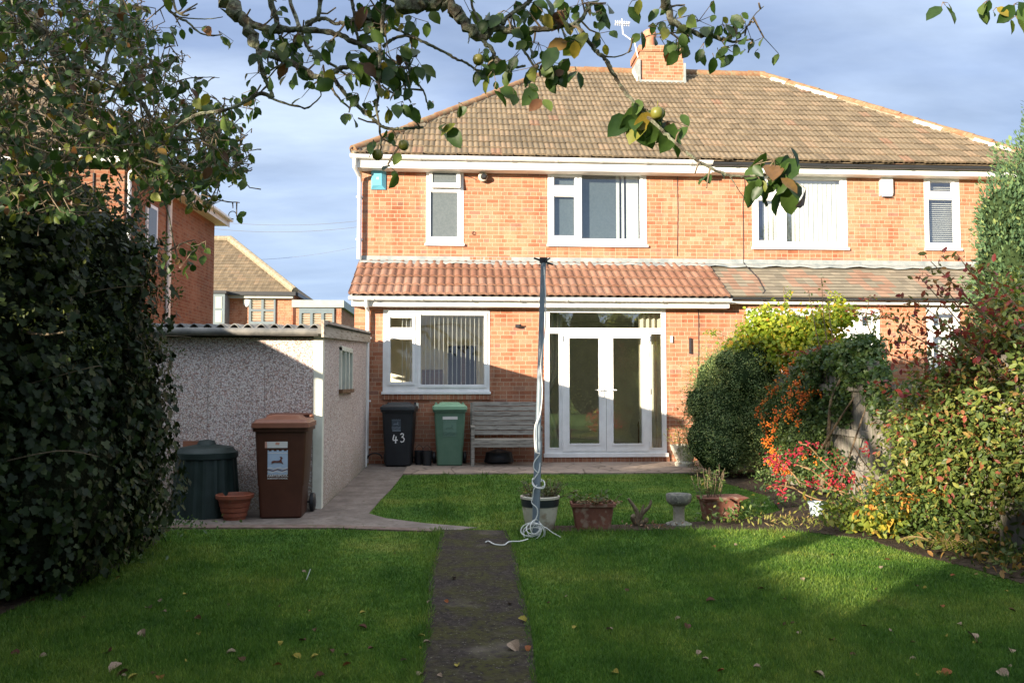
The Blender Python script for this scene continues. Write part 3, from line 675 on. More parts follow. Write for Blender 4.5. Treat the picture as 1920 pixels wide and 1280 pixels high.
# top vent, pushed open on its hinge
h = hs[0]; mbv = MB()
vx0, vx1, vz0, vz1 = h[0]-.06, h[1]+.07, h[2]-.09, h[3]+.08
Mv = Matrix.Translation((0, YU-.035, vz1)) @ Matrix.Rotation(R(-9), 4, 'X') @ Matrix.Translation((0, 0, -vz1))
q = MB(); q.wallY(vx0, vx1, vz0, vz1, -.03, .02, [h]); q.v = [tuple(Mv @ Vector(p)) for p in q.v]; vent = q.build('vent_sash', M['upvc'], w, bevel=.004)
q = MB(); q.quad(*[Mv @ Vector(p) for p in ((h[0], -.005, h[2]), (h[1], -.005, h[2]), (h[1], -.005, h[3]), (h[0], -.005, h[3]))]); q.build('pane', M['frosted'], w)
w, hs = window('bed', pane_m=M['glass_up'])
a, b, c, d = hs[2]
q = MB()
for u0, u1 in ((1157, 1163), (1167, 1172), (1176, 1199)): q.box(Px(u0, YU+.14), Px(u1, YU+.14), YU+.15, YU+.16, c-.1, d+.1)
q.build('blind', M['blind'], w)
q = MB(); q.box(hs[0][0]-.05, hs[0][1]+.05, YU+.09, YU+.1, 3.9, 5.45); q.box(a-.06, Px(1157, YU+.14)-.005, YU+.15, YU+.16, 3.9, 5.45); q.build('sky_reflection_sheet', M['frosted'], w)  # grey sheets behind the panes stand in for reflected sky
w, hs = window('nbed')
a, b, c, d = hs[2]; slats(w, a-.05, b+.05, c-.05, d+.05, YU+.15, 13, -16, .1)
a, b, c, d = hs[1]; slats(w, a-.05, b+.05, c-.05, d+.5, YU+.15, 5, -16, .095, skip=(1,))
w, hs = window('nbath')
q = MB()
a, b, c, d = hs[1]
for i in range(30):
    z = c-.04+(d+.35-c)*i/30; q.cbox(((a+b)/2, YU+.13, z), (b-a+.16, .035, .003), Matrix.Rotation(R(35), 3, 'X'))
q.build('venetian_blind', M['blind'], w)
w, hs = window('kitchen', pane_m=M['glass_kit'])
a, b, c, d = hs[2]; slats(w, a+.05, b+.02, c-.05, d+.05, YL+.17, 14, 80, .03)
a, b, c, d = hs[1]; slats(w, a+.17, b+.06, c-.05, d+.4, YL+.17, 4, 80, .045)
w, hs = window('nlower')
for k in (3, 5, 7): a, b, c, d = hs[k]; slats(w, a, b+.05, c-.05, d+.5, YL+.17, 4 if k > 3 else 10, -40, .08)
w, hs = window('nback')
q = MB(); a, b, c, d = hs[1]; q.box(a-.1, b+.1, YL+.2, YL+.21, c-.1, d+.5); q.build('roller_blind', M['blind'], w)

# --- french doors: frame, two door leaves, side lights, fan light
fp = [(1030, 586, 1240, 615), (1030, 625, 1048, 839), (1221, 626, 1241, 839)]
fh = [rect(*p, YL) for p in fp]; leaf = [rect(1054, 622, 1136, 845, YL), rect(1136, 622, 1217, 845, YL)]
lg = [rect(1067, 634, 1123, 831, YL), rect(1149, 634, 1203, 831, YL)]
a, b, c, d = drect
mb = MB(); mb.wallY(a, b, c, d, YL-.012, YL+.06, fh+[(leaf[0][0]+.01, leaf[1][1]-.01, leaf[0][2]+.01, leaf[0][3]-.01)])
for h in fh: mb.wallY(h[0]-.02, h[1]+.02, h[2]-.02, h[3]+.02, YL-.02, YL-.0125, [(h[0]+.001, h[1]-.001, h[2]+.001, h[3]-.001)])
fd = mb.build('french_door_frame', M['upvc'], house, bevel=.004)
for h in fh:
    q = MB(); q.quad((h[0], YL+.012, h[2]), (h[1], YL+.012, h[2]), (h[1], YL+.012, h[3]), (h[0], YL+.012, h[3])); q.build('pane', M['glass'], fd)
q = MB(); q.box(a-.02, b+.02, YL-.07, YL-.001, c-.03, c+.04); q.build('threshold', M['upvc'], fd, bevel=.004)
for i in (0, 1):
    l = leaf[i]; g = lg[i]
    mb = MB(); mb.wallY(l[0]+.003, l[1]-.003, l[2], l[3], YL-.035, YL+.03, [g])
    mb.wallY(g[0]-.03, g[1]+.03, g[2]-.03, g[3]+.03, YL-.045, YL-.0355, [(g[0]+.001, g[1]-.001, g[2]+.001, g[3]-.001)])
    dl = mb.build('door', M['upvc'], house, bevel=.004)
    q = MB(); q.quad((g[0], YL, g[2]), (g[1], YL, g[2]), (g[1], YL, g[3]), (g[0], YL, g[3])); q.build('pane', M['glass'], dl)
    sx = -1 if i == 0 else 1; hx = (l[1]-.055 if i == 0 else l[0]+.055); hz = Pz(731, YL)
    q = MB(); q.cbox((hx, YL-.045, hz-.03), (.03, .015, .2)); q.tube([(hx, YL-.05, hz), (hx, YL-.1, hz), (hx+sx*.02, YL-.11, hz), (hx+sx*.12, YL-.11, hz)], .01, 8); q.build('handle', M['upvc'], dl, smooth=True)
    for zz in (l[2]+.12, l[3]-.12, (l[2]+l[3])/2):
        q = MB(); q.tube([((l[0]+.0 if i == 0 else l[1]), YL-.05, zz-.05), ((l[0] if i == 0 else l[1]), YL-.05, zz+.05)], .014, 8)
        q.build('hinge', M['upvc'], dl, smooth=True)
def curtain(x0, x1, y, z0, z1, pinch=None, n=60, name='curtain'):
    q = MB(); rows = 24
    for j in range(rows+1):
        f = j/rows; z = z0+(z1-z0)*f; w0, w1 = x0, x1
        if pinch:
            k = math.exp(-((f-.38)/.16)**2); w1 = x1-(x1-x0)*pinch*k*1.0 - (x1-x0)*.1*(1-f)
        for i in range(n+1):
            t = i/n; q.v.append((w0+(w1-w0)*t, y+.035*math.sin(t*(x1-x0)*60+.4*math.sin(f*3)), z))
    for j in range(rows):
        for i in range(n): a = j*(n+1)+i; q.f.append((a, a+1, a+n+2, a+n+1))
    return q.build(name, M['net'], house, smooth='all')
curtain(drect[0]-.02, drect[0]+.36, YL+.33, .1, 2.72, .55)
curtain(drect[1]-.42, drect[1]+.05, YL+.33, .1, 2.72, None)
q = MB(); q.box(1.35, 4.65, YL+.3, 19.3, .055, .06); q.build('carpet', plain('olive carpet', (.22, .22, .12), .95, .05), house)
# armchair seen through the right hand door
ac = at(1208, 780, 16.1)
arm = thing('armchair', 'tan armchair with a rolled arm behind the right patio door', 'armchair', (ac.x+.15, 16.4, .06))
tanf = plain('tan upholstery', (.26, .16, .09), .9, .15)
q = MB(); q.loft([(.0, -.12, .14, -.45, .45), (.45, -.12, .14, -.45, .45)], .04); q.tube([(.0, -.46, .52), (.0, .42, .52)], .13, 16); q.build('armrest', tanf, arm, False, smooth=True)
q = MB(); q.loft([(.1, .14, .8, -.42, .42), (.42, .14, .8, -.42, .42), (.46, .18, .76, -.38, .38)], .06); q.build('seat', tanf, arm, False, smooth=True)
q = MB(); q.loft([(.1, .14, .95, .42, .62), (.85, .14, .95, .48, .7)], .06); q.build('backrest', tanf, arm, False, smooth=True)

# --- roofs
TILEX = 4.85
def tiled(name, xl, xr, y0, z0, y1, z1, n, period, amp, lip, m, parent, spp=6, jit=.003):
    """courses of rolled tiles on the slope (y0,z0)->(y1,z1); xl/xr give the ends as functions of 0..1"""
    q = MB(); dy, dz = y1-y0, z1-z0; L = math.hypot(dy, dz); ny, nz = -dz/L, dy/L
    for k in range(n):
        f0, f1 = k/n, (k+1)/n + .02
        a0, b0, a1, b1 = xl(f0), xr(f0), xl(min(f1, 1)), xr(min(f1, 1))
        cnt = max(2, int((b0-a0)/period*spp)); b = len(q.v); off = 0
        for i in range(cnt+1):
            x = a0+(b0-a0)*i/cnt; xt = min(max(x, a1), b1)
            ph = ((x-TILEX)/period) % 1; wv = amp*(abs(math.sin(math.pi*ph))**.8 if amp > 0 else 0)
            tile = math.floor((x-TILEX)/(period*2)); r = (math.sin(tile*12.9898+k*78.233)*43758.5453) % 1
            hl = lip+wv+(r-.5)*jit*2; ht = .004+wv
            sb = f0-(r-.5)*.012/ (1 if amp else 3)
            q.v += [(x, y0+dy*sb+ny*(hl-lip-.01), z0+dz*sb+nz*(hl-lip-.01)), (x, y0+dy*sb+ny*hl, z0+dz*sb+nz*hl), (xt, y0+dy*f1+ny*ht, z0+dz*f1+nz*ht)]
        for i in range(cnt):
            a = b+i*3; q.f += [(a, a+3, a+4, a+1), (a+1, a+4, a+5, a+2)]
    return q.build(name, m, parent)
EY, EZ, RY, RZ = 15.76, 5.66, 20.1, 8.90
XL, XR, HI = -1.93, 11.72, 4.3
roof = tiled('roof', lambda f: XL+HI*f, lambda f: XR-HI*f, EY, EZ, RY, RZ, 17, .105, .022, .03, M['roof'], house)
q = MB(); BY = RY+(RY-EY)
q.quad((XL, BY, EZ), (XL, EY, EZ-.01), (XL+HI, RY, RZ)); q.quad((XR, EY, EZ-.01), (XR, BY, EZ), (XR-HI, RY, RZ)); q.quad((XR, BY, EZ), (XL, BY, EZ), (XL+HI, RY, RZ), (XR-HI, RY, RZ))
q.quad((XL, EY+.02, EZ-.03), (XR, EY+.02, EZ-.03), (XR-HI, RY, RZ-.04), (XL+HI, RY, RZ-.04))
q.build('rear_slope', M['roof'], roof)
def ridgeline(name, p0, p1, n, rad, parent, mortar=0, mside=-1):
    p0, p1 = Vector(p0), Vector(p1); q = MB(); g = MB()
    for i in range(n):
        a, b = p0.lerp(p1, i/n), p0.lerp(p1, (i+1.02)/n); j = Vector((0, 0, random.uniform(-.008, .008)))
        q.tube([a+j, a.lerp(b, .5)+j, b+j], [rad*1.06, rad, rad*.97], 10)
    o = q.build(name, M['ridge'], parent, smooth=True)
    if mortar:
        off = Vector((0, -.075, -.075))
        for i in range(n*2):
            a, b = p0.lerp(p1, i/(2*n)), p0.lerp(p1, (i+1)/(2*n)); g.tube([a+off, b+off], [.042+random.uniform(0, .02)]*2, 7, jit=.3)
        g.build('mortar_bed', M['mortar'], o)
    return o
ridgeline('ridge_tiles', (XL+HI-.1, RY, RZ+.02), (XR-HI+.1, RY, RZ+.02), 13, .10, roof, 0)
ridgeline('hip_tiles', (XL+.03, EY+.03, EZ+.05), (XL+HI, RY, RZ+.03), 17, .095, roof, 1)
ridgeline('hip_tiles', (XR-.03, EY+.03, EZ+.05), (XR-HI, RY, RZ+.03), 17, .095, roof, 1)
# bright fresh pointing on the right hip
g = MB(); hp0, hp1 = Vector((XR-.03, EY+.03, EZ+.05)), Vector((XR-HI, RY, RZ+.03))
for f0, f1 in ((.13, .24), (.34, .43), (.70, .86), (.90, .96)):
    g = MB(); o = Vector((0, -.10, -.075)); g.tube([hp0.lerp(hp1, f0)+o, hp0.lerp(hp1, (f0+f1)/2)+o, hp0.lerp(hp1, f1)+o], .062, 7, jit=.2)
    g.build('fresh_mortar', M['fresh'], roof)
# little curled iron hip hook at the left eaves corner
q = MB(); hc = at(667, 288, EY); q.tube([hc+Vector((.12*math.cos(t)*(1-t/9)-.02, 0, .05+.09*math.sin(t)*(1-t/9))) for t in np.linspace(0, 5.2, 16)]+[], .012, 6); q.build('hip_iron', M['wire'], roof)

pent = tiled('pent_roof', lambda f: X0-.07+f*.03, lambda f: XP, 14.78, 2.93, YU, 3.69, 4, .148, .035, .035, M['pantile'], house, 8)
q = MB(); q.quad((X0-.03, 14.82, 2.90), (XP, 14.82, 2.90), (XP, YU, 3.64), (X0-.03, YU, 3.64)); q.box(X0-.05, X0-.01, 14.84, YU, 2.92, 2.98); q.build('underlay', M['lead'], pent)
npent = tiled('pent_roof', lambda f: XP+.01, lambda f: XR, 14.84, 2.955, YU, 3.67, 10, .165, 0, .014, M['diaper'], house, 2)
tag(npent, 'grey plain-tiled pent roof with red diamond pattern')
tag(pent, 'terracotta rolled-tile pent roof')
q = MB()
n = 90
for i in range(n):   # lead flashing dressed over the tiles, uneven lower edge
    xa, xb = X0-.02+(XR-X0)*i/n, X0-.02+(XR-X0)*(i+1)/n
    za = .015*math.sin(i*1.7)+.012*math.sin(i*.61); zb = .015*math.sin((i+1)*1.7)+.012*math.sin((i+1)*.61)
    q.quad((xa, YU-.012, 3.80), (xa, YU-.014, 3.72), (xb, YU-.014, 3.72), (xb, YU-.012, 3.80))
    q.quad((xa, YU-.014, 3.72), (xa, YU-.16, 3.665+za), (xb, YU-.16, 3.665+zb), (xb, YU-.014, 3.72))
    q.quad((xa, YU-.16, 3.665+za), (xa, YU-.165, 3.635+za), (xb, YU-.165, 3.635+zb), (xb, YU-.16, 3.665+zb))
q.build('lead_flashing', M['lead'], house)
mb = MB()
for u0, u1 in ((881, 905), (908, 958)): mb.box(Px(u0, YU), Px(u1, YU), YU-.02, YU-.013, 3.745, 3.79)
mb.build('loose_brick', M['soldier'], house)

# --- gutters, fascias, downpipes
def gutter(name, x0, x1, yc, zt, r, m, parent, brackets=0):
    q = MB(); n = 10; pts = [(yc+r*math.cos(t), zt+r*.95*math.sin(t)) for t in np.linspace(math.pi, 2*math.pi, n)]
    for i in range(n-1):
        (ya, za), (yb, zb) = pts[i], pts[i+1]; q.quad((x0, ya, za), (x1, ya, za), (x1, yb, zb), (x0, yb, zb))
    for x in (x0, x1): q.add([(x, y, z) for y, z in pts], [tuple(range(n))])
    q.box(x0, x1, yc-r-.006, yc-r+.004, zt-.012, zt+.006)
    for k in range(brackets):
        xb = x0+(x1-x0)*(k+.5)/brackets; rr = r+.008
        for i in range(n-1):
            t0, t1 = math.pi+math.pi*i/(n-1), math.pi+math.pi*(i+1)/(n-1)
            q.quad((xb-.02, yc+rr*math.cos(t0), zt+rr*.95*math.sin(t0)), (xb+.02, yc+rr*math.cos(t0), zt+rr*.95*math.sin(t0)), (xb+.02, yc+rr*math.cos(t1), zt+rr*.95*math.sin(t1)), (xb-.02, yc+rr*math.cos(t1), zt+rr*.95*math.sin(t1)))
    o = q.build(name, m, parent, smooth=True); return o
gutter('gutter', XL-.02, XP, 15.74, 5.61, .062, M['upvc'], house, 8)
tag(gutter('gutter', XP+.02, XR+.1, 15.76, 5.585, .055, M['dark_gutter'], house, 8), 'black gutter of the right-hand house')
gutter('gutter', X0-.06, XP, 14.74, 2.885, .058, M['upvc'], house, 8)
tag(gutter('gutter', XP+.02, XR, 14.84, 2.925, .035, M['dark_gutter'], house, 6), 'thin black gutter over the lower windows')
mb = MB(); mb.box(XL+.06, XP, 15.80, 16.098, 5.40, 5.57); mb.box(XP+.002, XR-.02, 15.82, 16.098, 5.43, 5.545); mb.build('fascia', M['white_paint'], house, bevel=.005)
mb = MB(); mb.box(X0-.02, XP, 14.83, 15.098, 2.74, 2.855); mb.box(XP+.002, XR-.02, 14.93, 15.098, 2.83, 2.885); mb.build('pent_fascia', M['white_paint'], house, bevel=.005)
mb = MB(); mb.box(XL+.1, XR-.1, YU+.001, BY-.1, 5.57, 5.62); mb.box(XL+.05, X0-.002, 15.9, BY, 5.42, 5.58); mb.build('soffit', M['white_paint'], house)
def pipe(pts, r, parent, m=None, name='downpipe'):
    q = MB(); q.tube(pts, r, 12); 
    return q.build(name, m or M['upvc'], parent, smooth=True)
px = Px(672, YU-.05)
q = MB(); q.tube([(XL+.06, 15.74, 5.55), (XL+.06, 15.74, 5.40), (px, 15.98, 5.28), (px, 16.0, 5.2), (px, 16.0, 3.72)], .036, 12)
for z in (4.9, 4.1): q.cbox((px, 16.04, z), (.12, .05, .03))
q.build('downpipe', M['upvc'], house, smooth=True)
px = Px(689, YL-.09)
q = MB(); q.tube([(px, 14.75, 2.84), (px, 14.78, 2.74), (px, 15.02, 2.68), (px, 15.02, 2.6), (px, 15.02, .03)], .034, 12)
for z in (2.2, 1.1, .3): q.cbox((px, 15.06, z), (.12, .06, .03))
q.build('downpipe', M['upvc'], house, smooth=True)
# --- chimney
cx0, cx1 = 4.33, 5.36
mb = MB(); mb.box(cx0, cx1, 19.55, 20.5, 8.2, 9.22); mb.box(cx0-.03, cx1+.03, 19.52, 20.53, 9.22, 9.37)
ch = mb.build('chimney', M['brick_x'], roof)
mb = MB(); mb.loft([(9.37, cx0+.02, cx1-.02, 19.56, 20.48), (9.45, cx0+.2, cx1-.2, 19.7, 20.35)], .05); mb.build('flaunching', M['mortar'], ch)
mb = MB(); pc = at(1217, 70, 20.0)
for r0 in (0,): mb.lathe([(.13, 9.40), (.125, 9.66), (.15, 9.70), (.17, 9.78), (.15, 9.86), (.10, 9.90), (.02, 9.92)], (pc.x, 19.95, 0), 20)
mb.build('chimney_pot', mnoise('chimney pot clay', (.42, .16, .09), (.52, .24, .15), 9), ch, smooth=True)
mb = MB(); mb.box(cx0-.05, cx1+.05, 19.47, 19.548, 8.38, 8.52); mb.box(cx0-.06, cx0-.002, 19.5, 20.2, 8.5, 9.02); mb.box(cx1+.002, cx1+.05, 19.5, 20.2, 8.5, 8.95); mb.build('chimney_flashing', M['lead'], ch)
mb = MB()
for i in range(4): mb.box(cx1+.0, cx1+.05, 19.52+.16*i, 19.62+.16*i, 8.44+.12*i, 8.62+.12*i); mb.box(cx0-.10, cx0-.04, 19.5+.16*i, 19.6+.16*i, 8.42+.12*i, 8.6+.12*i)
mb.build('chimney_pointing', M['fresh'], ch)
# --- air bricks, brackets, cables on the wall
ab = mnoise('orange air brick', (.40, .12, .05), (.50, .17, .07), 9)
for (u0, v0, u1, v1) in ((759, 316, 781, 329), (1268, 319, 1290, 333), (1819, 328, 1837, 342)):
    a, b, c, d = rect(u0, v0, u1, v1, YU); q = MB(); hs = []
    for i in range(6):
        for j in range(4): hs.append((a+.02+(b-a-.03)*i/6, a+.02+(b-a-.03)*(i+.6)/6, c+.018+(d-c-.025)*j/4, c+.018+(d-c-.025)*(j+.55)/4))
    q.wallY(a, b, c, d, YU-.006, YU-.0005, hs); o = q.build('air_brick', ab, house)
    q = MB(); q.quad((a, YU-.0007, c), (b, YU-.0007, c), (b, YU-.0007, d), (a, YU-.0007, d)); q.build('grille_back', M['wood_dark'], o)
def wallcable(pts, Y, name='wall_cable', r=.006):
    q = MB(); q.tube([at(u, v, Y) for u, v in pts], r, 6); return q.build(name, M['wire'], house)
wallcable([(1270, 320), (1271, 400), (1270, 480)], YU-.012)
wallcable([(1395, 322), (1397, 350), (1393, 380), (1394, 450), (1394, 492)], YU-.012)
wallcable([(1309, 578), (1310, 600), (1310, 660), (1309, 760)], YL-.012)
q = MB(); q.tube([at(1394, 492, YU-.03), at(1400, 500, 15.9), at(1420, 520, 15.5), at(1434, 545, 15.0), at(1424, 560, 14.8)], .008, 6); q.build('wall_cable', M['wire'], house)
wallcable([(707, 574), (730, 571), (760, 570), (800, 571)], YL-.012, r=.007)
wallcable([(871, 329), (884, 333), (893, 337)], YU-.012, r=.006)
q = MB(); c = at(970, 611, YL-.05); q.cbox(c, (.07, .1, .05)); q.tube([c, c+Vector((.06, -.05, .02))], .015, 6); q.build('wall_hook', M['wire'], house)
q = MB(); c = at(888, 437, YU-.02); q.tube([c+Vector((.03*math.cos(t), 0, .03*math.sin(t))) for t in np.linspace(0, 6, 12)], .006, 5); q.build('wall_hook', M['wire'], house)
q = MB(); q.cbox(at(1259, 636, YL-.02), (.035, .04, .12)); q.build('tap_cover', M['white_paint'], house)
q = MB(); q.cbox(at(1294, 648, YL-.03), (.03, .05, .28)); q.build('iron_bracket', M['wire'], house)
q = MB(); q.box(X0-.004, X0+.02, YL-.004, 15.2, 0, 2.7)

# alarm boxes, flood light, aerial
def alarm(name, label, uv, m, w, h, d, blue):
    a, b, c, dd = rect(*uv, YU); t = thing(name, label, 'alarm box', ((a+b)/2, YU, c))
    w, h = b-a, dd-c; q = MB(); k = .28 if blue else .06
    vs = [(-w/2, 0, 0), (w/2, 0, 0), (w/2, 0, h), (-w/2, 0, h), (-w/2, -.02, 0), (w/2, -.02, 0), (w/2, -.02, h), (-w/2, -.02, h),
          (-w/2+w*.12, -d, h*.16), (w/2-w*k, -d, h*.18), (w/2-w*k, -d, h*.84), (-w/2+w*.12, -d, h*.84)] if blue else \
         [(-w/2, 0, 0), (w/2, 0, 0), (w/2, 0, h), (-w/2, 0, h), (-w/2, -.05, 0), (w/2, -.05, 0), (w/2, -.05, h), (-w/2, -.05, h), (-w/2+.01, -d, h*.12), (w/2-.01, -d, h*.12), (w/2-.01, -d, h-.01), (-w/2+.01, -d, h-.01)]
    q.add(vs, [(0, 4, 5, 1), (1, 5, 6, 2), (2, 6, 7, 3), (3, 7, 4, 0), (4, 8, 9, 5), (5, 9, 10, 6), (6, 10, 11, 7), (7, 11, 8, 4), (8, 11, 10, 9)])
    q.build('cover', m, t, False); return t
al = alarm('alarm_box', 'faded light blue alarm box high on the brick by the left eaves corner', (696, 316, 724, 356), plain('faded blue plastic', (.13, .42, .56), .4, .4), .28, .38, .08, True)
q = MB(); q.cbox((-.01, -.083, .2), (.05, .006, .05)); q.build('badge', plain('pale badge', (.35, .6, .7), .5, .4), al, False)
al = alarm('alarm_box', 'white alarm box on the brick between the two right-hand upstairs windows', (1648, 333, 1671, 368), M['upvc'], .22, .34, .09, False)
q = MB(); q.cbox((0, -.06, -.012), (.16, .09, .022)); q.build('sounder', plain('blue grey plastic', (.25, .32, .42), .4, .4), al, False)
fl = thing('security_light', 'round black security lamp beside the small upstairs window', 'lamp', at(905, 334, YU))
q = MB(); q.lathe([(.045, 0), (.085, .02), (.09, .07), (.08, .085)], (0, 0, 0), 20); q.v = [(x, -z-.03, y) for x, y, z in q.v]; q.build('lamp_rim', plain('cream lamp rim', (.5, .47, .38), .4, .4), fl, False, smooth=True)
q = MB(); q.lathe([(.02, .06), (.07, .07), (.065, .1), (.05, .15), (.03, .17)], (0, 0, 0), 20); q.v = [(x+z*.15, -z-.0, y-z*.0) for x, y, z in q.v]; q.build('lamp_body', M['black_plastic'], fl, False, smooth=True)
q = MB(); q.tube([(0, 0, 0), (0, -.06, .0)], .03, 10); q.build('bracket', M['black_plastic'], fl, False)
ae = thing('tv_aerial', 'small white television aerial on a cranked mast beside the chimney', 'aerial', at(1196, 108, 19.6))
o_ = wloc(ae); A = lambda u, v: at(u, v, 19.6)-o_
q = MB(); q.tube([A(1196, 108), A(1190, 80), A(1168, 64), A(1166, 36)], .014, 8); q.build('mast', M['upvc'], ae, False)
q = MB(); q.tube([A(1154, 44), A(1180, 46)], .012, 6)
for i in range(7):
    p = A(1154+i*4.2, 44+i*.33); q.tube([p+Vector((0, -.12, .0)), p+Vector((0, .12, 0))], .006, 5); q.tube([p+Vector((0, 0, -.05)), p+Vector((0, 0, .07))], .006, 5)
q.build('antenna_elements', M['upvc'], ae, False)

# ================================================================== NEIGHBOURING HOUSES
nh = thing('brick_house', 'red brick house with white eaves beyond the garage, its shaded side wall facing right', 'house', (-10, 16.2, 0))
NX, NY0, NY1 = -6.15, 16.15, 22.1
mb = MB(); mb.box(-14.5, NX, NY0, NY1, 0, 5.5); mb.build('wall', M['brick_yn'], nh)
q = MB(); ez = 5.66; nx1 = NX+.3; hi = 3.25; ry = (NY0-.3+NY1+.3)/2
roofn = None
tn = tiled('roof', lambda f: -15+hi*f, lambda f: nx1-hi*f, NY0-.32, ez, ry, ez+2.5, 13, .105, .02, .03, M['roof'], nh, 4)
q.quad((nx1, NY0-.32, ez-.01), (nx1, NY1+.3, ez-.01), (nx1-hi, ry, ez+2.5)); q.quad((nx1, NY1+.3, ez), (-15, NY1+.3, ez), (-15+hi, ry, ez+2.5), (nx1-hi, ry, ez+2.5)); q.quad((-15, NY1, ez), (-15, NY0-.3, ez), (-15+hi, ry, ez+2.5))
q.build('rear_slope', M['roof'], tn)
ridgeline('hip_tiles', (nx1-.03, NY0-.28, ez+.05), (nx1-hi, ry, ez+2.53), 12, .1, tn, 1)
mb = MB(); mb.box(-15, nx1-.02, NY0-.30, NY0-.28, ez-.22, ez-.05); mb.box(nx1-.02, nx1, NY0-.30, NY1+.3, ez-.22, ez-.05); mb.box(-15, nx1-.03, NY0-.279, NY1+.28, ez-.20, ez-.17); mb.build('fascia', M['white_paint'], nh)
q = gutter('gutter', -15, nx1+.05, NY0-.37, ez-.02, .06, M['upvc'], nh, 4)
q = MB(); q.box(nx1+.002, nx1+.10, NY0-.36, NY1+.3, ez-.09, ez-.01); q.build('gutter', M['upvc'], nh, bevel=.02)
q = MB(); q.tube([(nx1+.05, NY0-.1, ez-.05), (NX+.06, NY0+.08, ez-.35), (NX+.06, NY0+.1, 0)], .04, 10); q.build('downpipe', M['upvc'], nh, smooth=True)
q = MB(); q.tube([(nx1+.05, 18.5, ez-.05), (NX+.06, 18.5, ez-.35), (NX+.06, 18.5, 0)], .05, 10); q.build('downpipe', M['upvc'], nh, smooth=True)
for y0, y1, z0, z1 in ((17.25, 17.85, 3.9, 5.0), (19.6, 20.0, 1.2, 2.2)):
    q = MB(); q.box(NX+.001, NX+.04, y0, y1, z0, z1); w = q.build('window', M['upvc'], nh)
    q = MB(); q.box(NX+.041, NX+.045, y0+.07, y1-.07, z0+.07, z1-.07); q.build('pane', M['frosted'], w)
q = MB(); q.tube([(-6.7, NY0-.012, 5.3), (-6.7, NY0-.012, 3.6)], .02, 6); q.build('wall_cable', M['wire'], nh)
q = MB(); c = Vector((nx1+.1, NY1+.1, ez+.0)); q.tube([c+Vector((.02+.10*math.cos(t), 0, .06+.10*math.sin(t))) for t in np.linspace(0, 5, 12)], .012, 5); q.build('hip_iron', M['wire'], nh)

greyp = plain('blue grey painted frame', (.13, .17, .19), .5, .4); shut = plain('cream shutter', (.46, .46, .36), .7, .2)
fh_ = thing('distant_house', 'distant brick house with a tiled hip roof, grey windows and a flat-roofed side extension', 'house', (-10, 39, 0))
FY = 39
mb = MB(); mb.box(-22, at(549, 580, FY).x, FY, 47, 0, 5.4); mb.build('wall', M['brick_xn'], fh_)
ex0, ex1 = at(553, 548, FY-.3).x, 0; fz = Pz(548, FY-.3, 500)
rx, rz_ = at(432, 450, FY+4).x, at(432, 450, FY+4).z
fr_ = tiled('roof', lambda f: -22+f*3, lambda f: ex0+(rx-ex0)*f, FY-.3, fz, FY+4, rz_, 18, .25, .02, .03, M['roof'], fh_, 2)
q = MB(); q.quad((ex0, FY-.3, fz-.01), (ex0+.1, FY+8.5, fz), (rx, FY+4, rz_)); q.quad((ex0, FY+8.5, fz), (-22, FY+8.5, fz), (-19, FY+4, rz_), (rx, FY+4, rz_)); q.build('rear_slope', M['roof'], fr_)
q = MB(); q.tube([(ex0, FY-.32, fz+.08), (rx, FY+3.9, rz_+.05)], .17, 8); q.tube([(rx, FY+3.9, rz_+.05), (-19, FY+3.9, rz_+.05)], .14, 8); q.build('hip_tiles', M['mortar'], fr_)
q = MB(); q.box(-22, ex0+.05, FY-.42, FY-.30, fz-.14, fz+.02); q.box(ex0+.02, ex0+.15, FY-.3, FY+8.5, fz-.16, fz); q.build('gutter', M['dark_gutter'], fh_)
q = MB(); q.box(-22, ex0-.1, FY-.28, FY-.002, fz-.26, fz-.10); q.build('fascia', plain('grey fascia', (.36, .38, .36), .6), fh_)
def gwin(u0, v0, u1, v1, Y, nx, parent, tr=True, name='window'):
    a, b, c, d = rect(u0, v0, u1, v1, Y); hs = []; fw = .13
    for i in range(nx):
        xa = a+fw*.6+(b-a-fw*.6)*i/nx; xb = a+(b-a-fw*.6)*(i+1)/nx
        if tr: hs += [(xa+.03, xb, c+fw, (c+d)/2-.05), (xa+.03, xb, (c+d)/2+.05, d-fw)]
        else: hs += [(xa+.03, xb, c+fw, d-fw*1.6)]
    q = MB(); q.wallY(a, b, c, d, Y-.08, Y-.002, hs); w = q.build(name, greyp, parent)
    q = MB(); n = int((d-c)/.075)
    for i in range(n): q.cbox(((a+b)/2, Y-.03, c+.05+(d-c-.1)*i/n), (b-a-.1, .05, .008), Matrix.Rotation(R(38), 3, 'X'))
    q.build('louvre_shutter', shut, w)
    return w
gwin(467, 555, 517, 608, FY, 2, fh_)
q = MB(); a, b, c, d = rect(399, 550, 421, 640, FY-.8); q.box(a-.5, b, FY-.8, FY-.002, c, d); bay = q.build('bay', greyp, fh_)
q = MB(); q.box(a-.6, b+.08, FY-.9, FY-.002, d, d+.12); q.build('bay_roof', M['dark_gutter'], bay)
q = MB(); a2, b2, c2, d2 = rect(404, 556, 416, 604, FY-.8); 
q.box(a2, b2, FY-.82, FY-.801, c2, (c2+d2)/2-.05); q.box(a2, b2, FY-.82, FY-.801, (c2+d2)/2+.05, d2); q.build('pane', shut, bay)
a, b, c, d = rect(457, 562, 469, 575, FY); q = MB(); q.lathe([(.04, 0), (.14, .1), (.16, .3), (.15, .32)], ((a+b)/2, FY-.05, c), 12, 1, .4); q.build('alarm_cover', M['upvc'], fh_)
EYf = 35.5; a, b, c, d = rect(555, 563, 640, 620, EYf)
mb = MB(); mb.box(a, b, EYf, FY+3, 0, d-.3); mb.build('extension_wall', M['brick_xn'], fh_)
